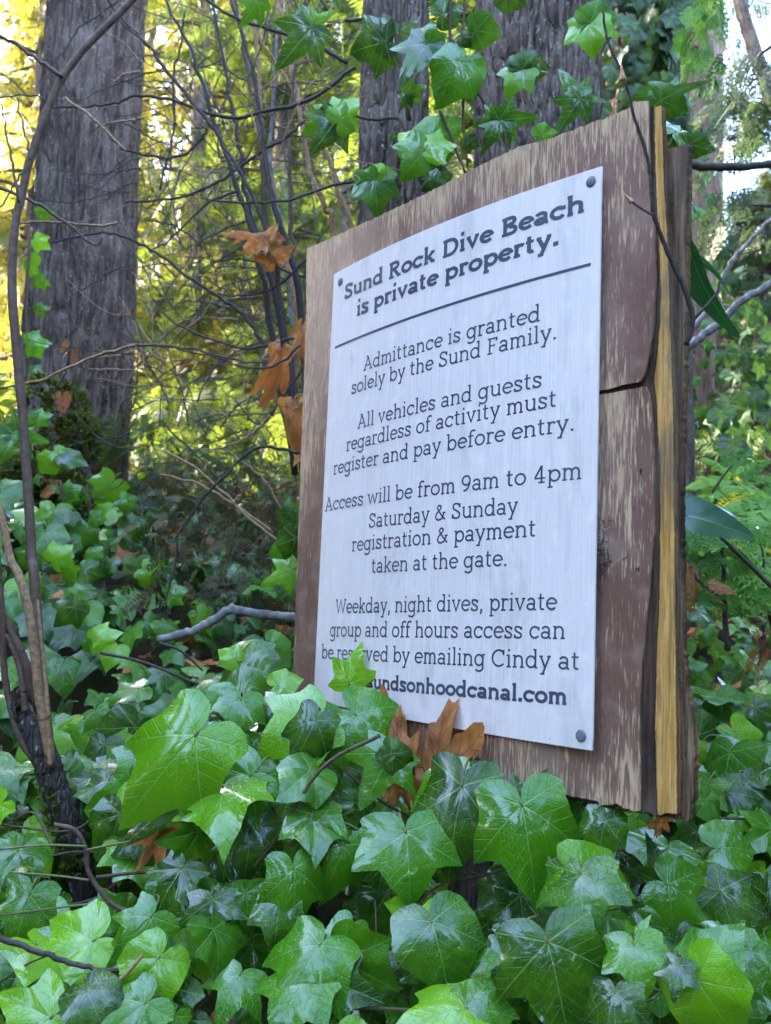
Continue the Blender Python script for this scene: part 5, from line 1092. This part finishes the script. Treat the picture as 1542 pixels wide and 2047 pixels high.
# boughs hanging into the upper right, nearer
def bough(label, pts, d, n, size, mat, name='cedar_bough', spread=.06, fine=True):
    t = thing(name, P(*pts[0], d), label, 'branch'); a = Acc(); px_tube(a, pts, d, 9, 3, sides=6, n=20, jit=.002); obj('stem', a.mesh('stem', M['twig_dark']), t)
    c = spline([P(x, y, d) for x, y in pts], 40); P0, D, N_, S = [], [], [], []
    for _ in range(n):
        i = int(RNG.integers(3, 39)); dr = c[i] - c[i - 1]; dr /= np.linalg.norm(dr)
        P0.append(c[i] + RNG.normal(0, spread, 3)); D.append(dr * .6 + RNG.normal(0, .45, 3) + np.array([0, 0, -.5])); N_.append(np.array([0, -.9, .7]) + RNG.normal(0, .5, 3)); S.append(RNG.uniform(*size))
    obj('foliage', sprays('foliage', SPRF if fine else SPR, P0, D, N_, S, M[mat]), t); return t
bough('pale green cedar spray hanging in front of the reddish cedar trunk top', [(1470, -60), (1420, 20), (1395, 60), (1375, 95)], 2.6, 16, (.07, .13), 'fern', spread=.03)
bough('dark cedar bough against the sky at the upper right', [(1580, 60), (1520, 110), (1470, 170), (1445, 230)], 3.4, 26, (.10, .2), 'spray_blue', spread=.10)
bough('dark lower cedar bough against the sky right of the cedar trunk', [(1600, 200), (1540, 230), (1490, 270), (1450, 280)], 3.6, 26, (.10, .2), 'spray_blue', spread=.10)
bough('dark cedar bough near the horizontal branch at the right', [(1600, 420), (1540, 410), (1480, 415), (1450, 440)], 3.6, 26, (.10, .18), 'spray_blue', spread=.08)
# saplings, ferns at the right and on the slope
def fern(label, base, fronds, d, mat='fern', name='fern', nb=16):
    t = thing(name, P(*base, d), label, 'fern'); pr = spray_proto(nb, 77, .34, .045)
    for (tip, dd, w_) in fronds:
        a0 = P(*base, d); b0 = P(*tip, d + dd); L = np.linalg.norm(b0 - a0); me = sprays('frond', [pr], [a0], [b0 - a0 + np.array([0, 0, .12 * L])], [np.array([w_, -.8, .9])], [L * 1.05], M[mat]); obj('frond', me, t)
    return t
fern('bright green fern at the foot of the reddish cedar', (1470, 960), [((1400, 900), 0, 0), ((1545, 905), 0, .2), ((1440, 880), .1, 0), ((1380, 960), -.1, -.3), ((1540, 985), -.2, .3), ((1500, 870), .15, 0), ((1570, 950), 0, .2), ((1390, 1000), -.15, -.3)], 2.7)
fern('fern with long fronds below the first, at the right edge', (1560, 1010), [((1440, 955), 0, 0), ((1450, 1000), -.1, -.2), ((1455, 1045), -.2, -.2), ((1500, 1090), -.2, 0), ((1560, 900), .1, 0)], 2.3)
fern('small fern low on the dark slope left of the board', (520, 1170), [((495, 1140), 0, 0), ((540, 1150), 0, 0), ((490, 1180), -.05, 0), ((550, 1185), -.05, 0)], 1.9)
def sapling(label, pts, d, n, size, mat='fern', spread=.03, stemw=(10, 4), name='cedar_sapling'):
    t = thing(name, P(*pts[0], d), label, 'sapling'); a = Acc(); px_tube(a, pts, d, *stemw, sides=7, n=20, jit=.001); obj('stem', a.mesh('stem', M['twig_dark']), t)
    c = spline([P(x, y, d) for x, y in pts], 40); P0, D, N_, S = [], [], [], []
    for _ in range(n):
        i = int(RNG.integers(14, 40)); sg = RNG.choice([-1, 1])
        P0.append(c[i] + RNG.normal(0, spread * .3, 3)); D.append(np.array([sg * RNG.uniform(.5, 1), RNG.normal(-.2, .5), RNG.uniform(-.35, .3)])); N_.append(np.array([0, -.8, .8]) + RNG.normal(0, .3, 3)); S.append(RNG.uniform(*size))
    obj('foliage', sprays('foliage', SPRF, P0, D, N_, S, M[mat]), t); return t
sapling('young cedar with lacy green sprays right of the board foot', [(1455, 1300), (1450, 1220), (1446, 1130), (1444, 1060)], 1.75, 26, (.06, .13), stemw=(13, 7))
sapling('second young cedar with drooping sprays at the right edge', [(1560, 1330), (1540, 1230), (1530, 1150), (1520, 1080)], 1.9, 24, (.06, .13))
for lab, pts, d in [('rusty dead cedar spray lying beside the young cedar', [(1366, 1115), (1395, 1160), (1440, 1190)], 1.6), ('rusty dead cedar spray hanging at the right edge', [(1530, 1245), (1525, 1280), (1518, 1330)], 1.7), ('orange dead cedar sprig hanging against the stout left trunk', [(143, 655), (140, 700), (128, 750), (122, 790)], 2.3)]:
    bough(lab, pts, d, 5, (.03, .06), 'rust', name='dead_cedar_sprig', spread=.008)
# undergrowth on the far slope
P0, D, N_, S = [], [], [], []
for _ in range(5200):
    y = 3.2 + 9 * RNG.random() ** 1.3; x = RNG.uniform(-.6, .55) * y; P0.append((x, y, float(surf(np.array(x), np.array(y))) + RNG.uniform(-.1, .25 + .02 * y))); D.append(RNG.normal(0, .7, 3) + np.array([0, -.2, -.1])); N_.append(RNG.normal(0, .6, 3) + np.array([0, -.4, 1])); S.append(RNG.uniform(.08, .22))
o = obj('undergrowth', sprays('undergrowth', SPR, P0, D, N_, S, M['spray_green'])); tag(o, 'low tangled undergrowth on the forest slope', 'undergrowth', kind='stuff')
P0, D, N_, S = [], [], [], []
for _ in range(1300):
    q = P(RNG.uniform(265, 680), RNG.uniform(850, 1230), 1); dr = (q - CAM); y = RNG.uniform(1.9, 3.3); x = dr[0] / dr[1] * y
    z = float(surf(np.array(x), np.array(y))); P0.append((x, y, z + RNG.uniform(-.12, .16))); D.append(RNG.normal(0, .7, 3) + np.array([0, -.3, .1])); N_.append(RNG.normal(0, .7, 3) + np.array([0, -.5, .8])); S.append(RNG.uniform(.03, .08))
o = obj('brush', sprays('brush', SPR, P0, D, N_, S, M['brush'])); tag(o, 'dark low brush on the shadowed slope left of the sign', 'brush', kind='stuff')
LIT = LeafAcc([leaf_mesh('litter_leaf', MAP_C, (0, 48, 96), [M['dead'], M['twig_tan']], 2, 22, 90 + i, wave=.2, droop=.3, petiole=None) for i in range(3)])
for _ in range(700):
    y = 1.8 + 5 * RNG.random(); x = RNG.uniform(-.55, .5) * y; T = RNG.normal(0, 1, 3); T[2] *= .3; LIT.add(int(RNG.integers(3)), frame((x, y, float(surf(np.array(x), np.array(y))) - RNG.uniform(.03, .11)), T, RNG.normal(0, .4, 3) + np.array([0, -.3, 1]), RNG.uniform(.03, .06)))
o = obj('leaf_litter', LIT.mesh('leaf_litter', [M['dead'], M['twig_tan']])); tag(o, 'brown fallen leaves scattered over the forest floor', 'leaf litter', kind='stuff')
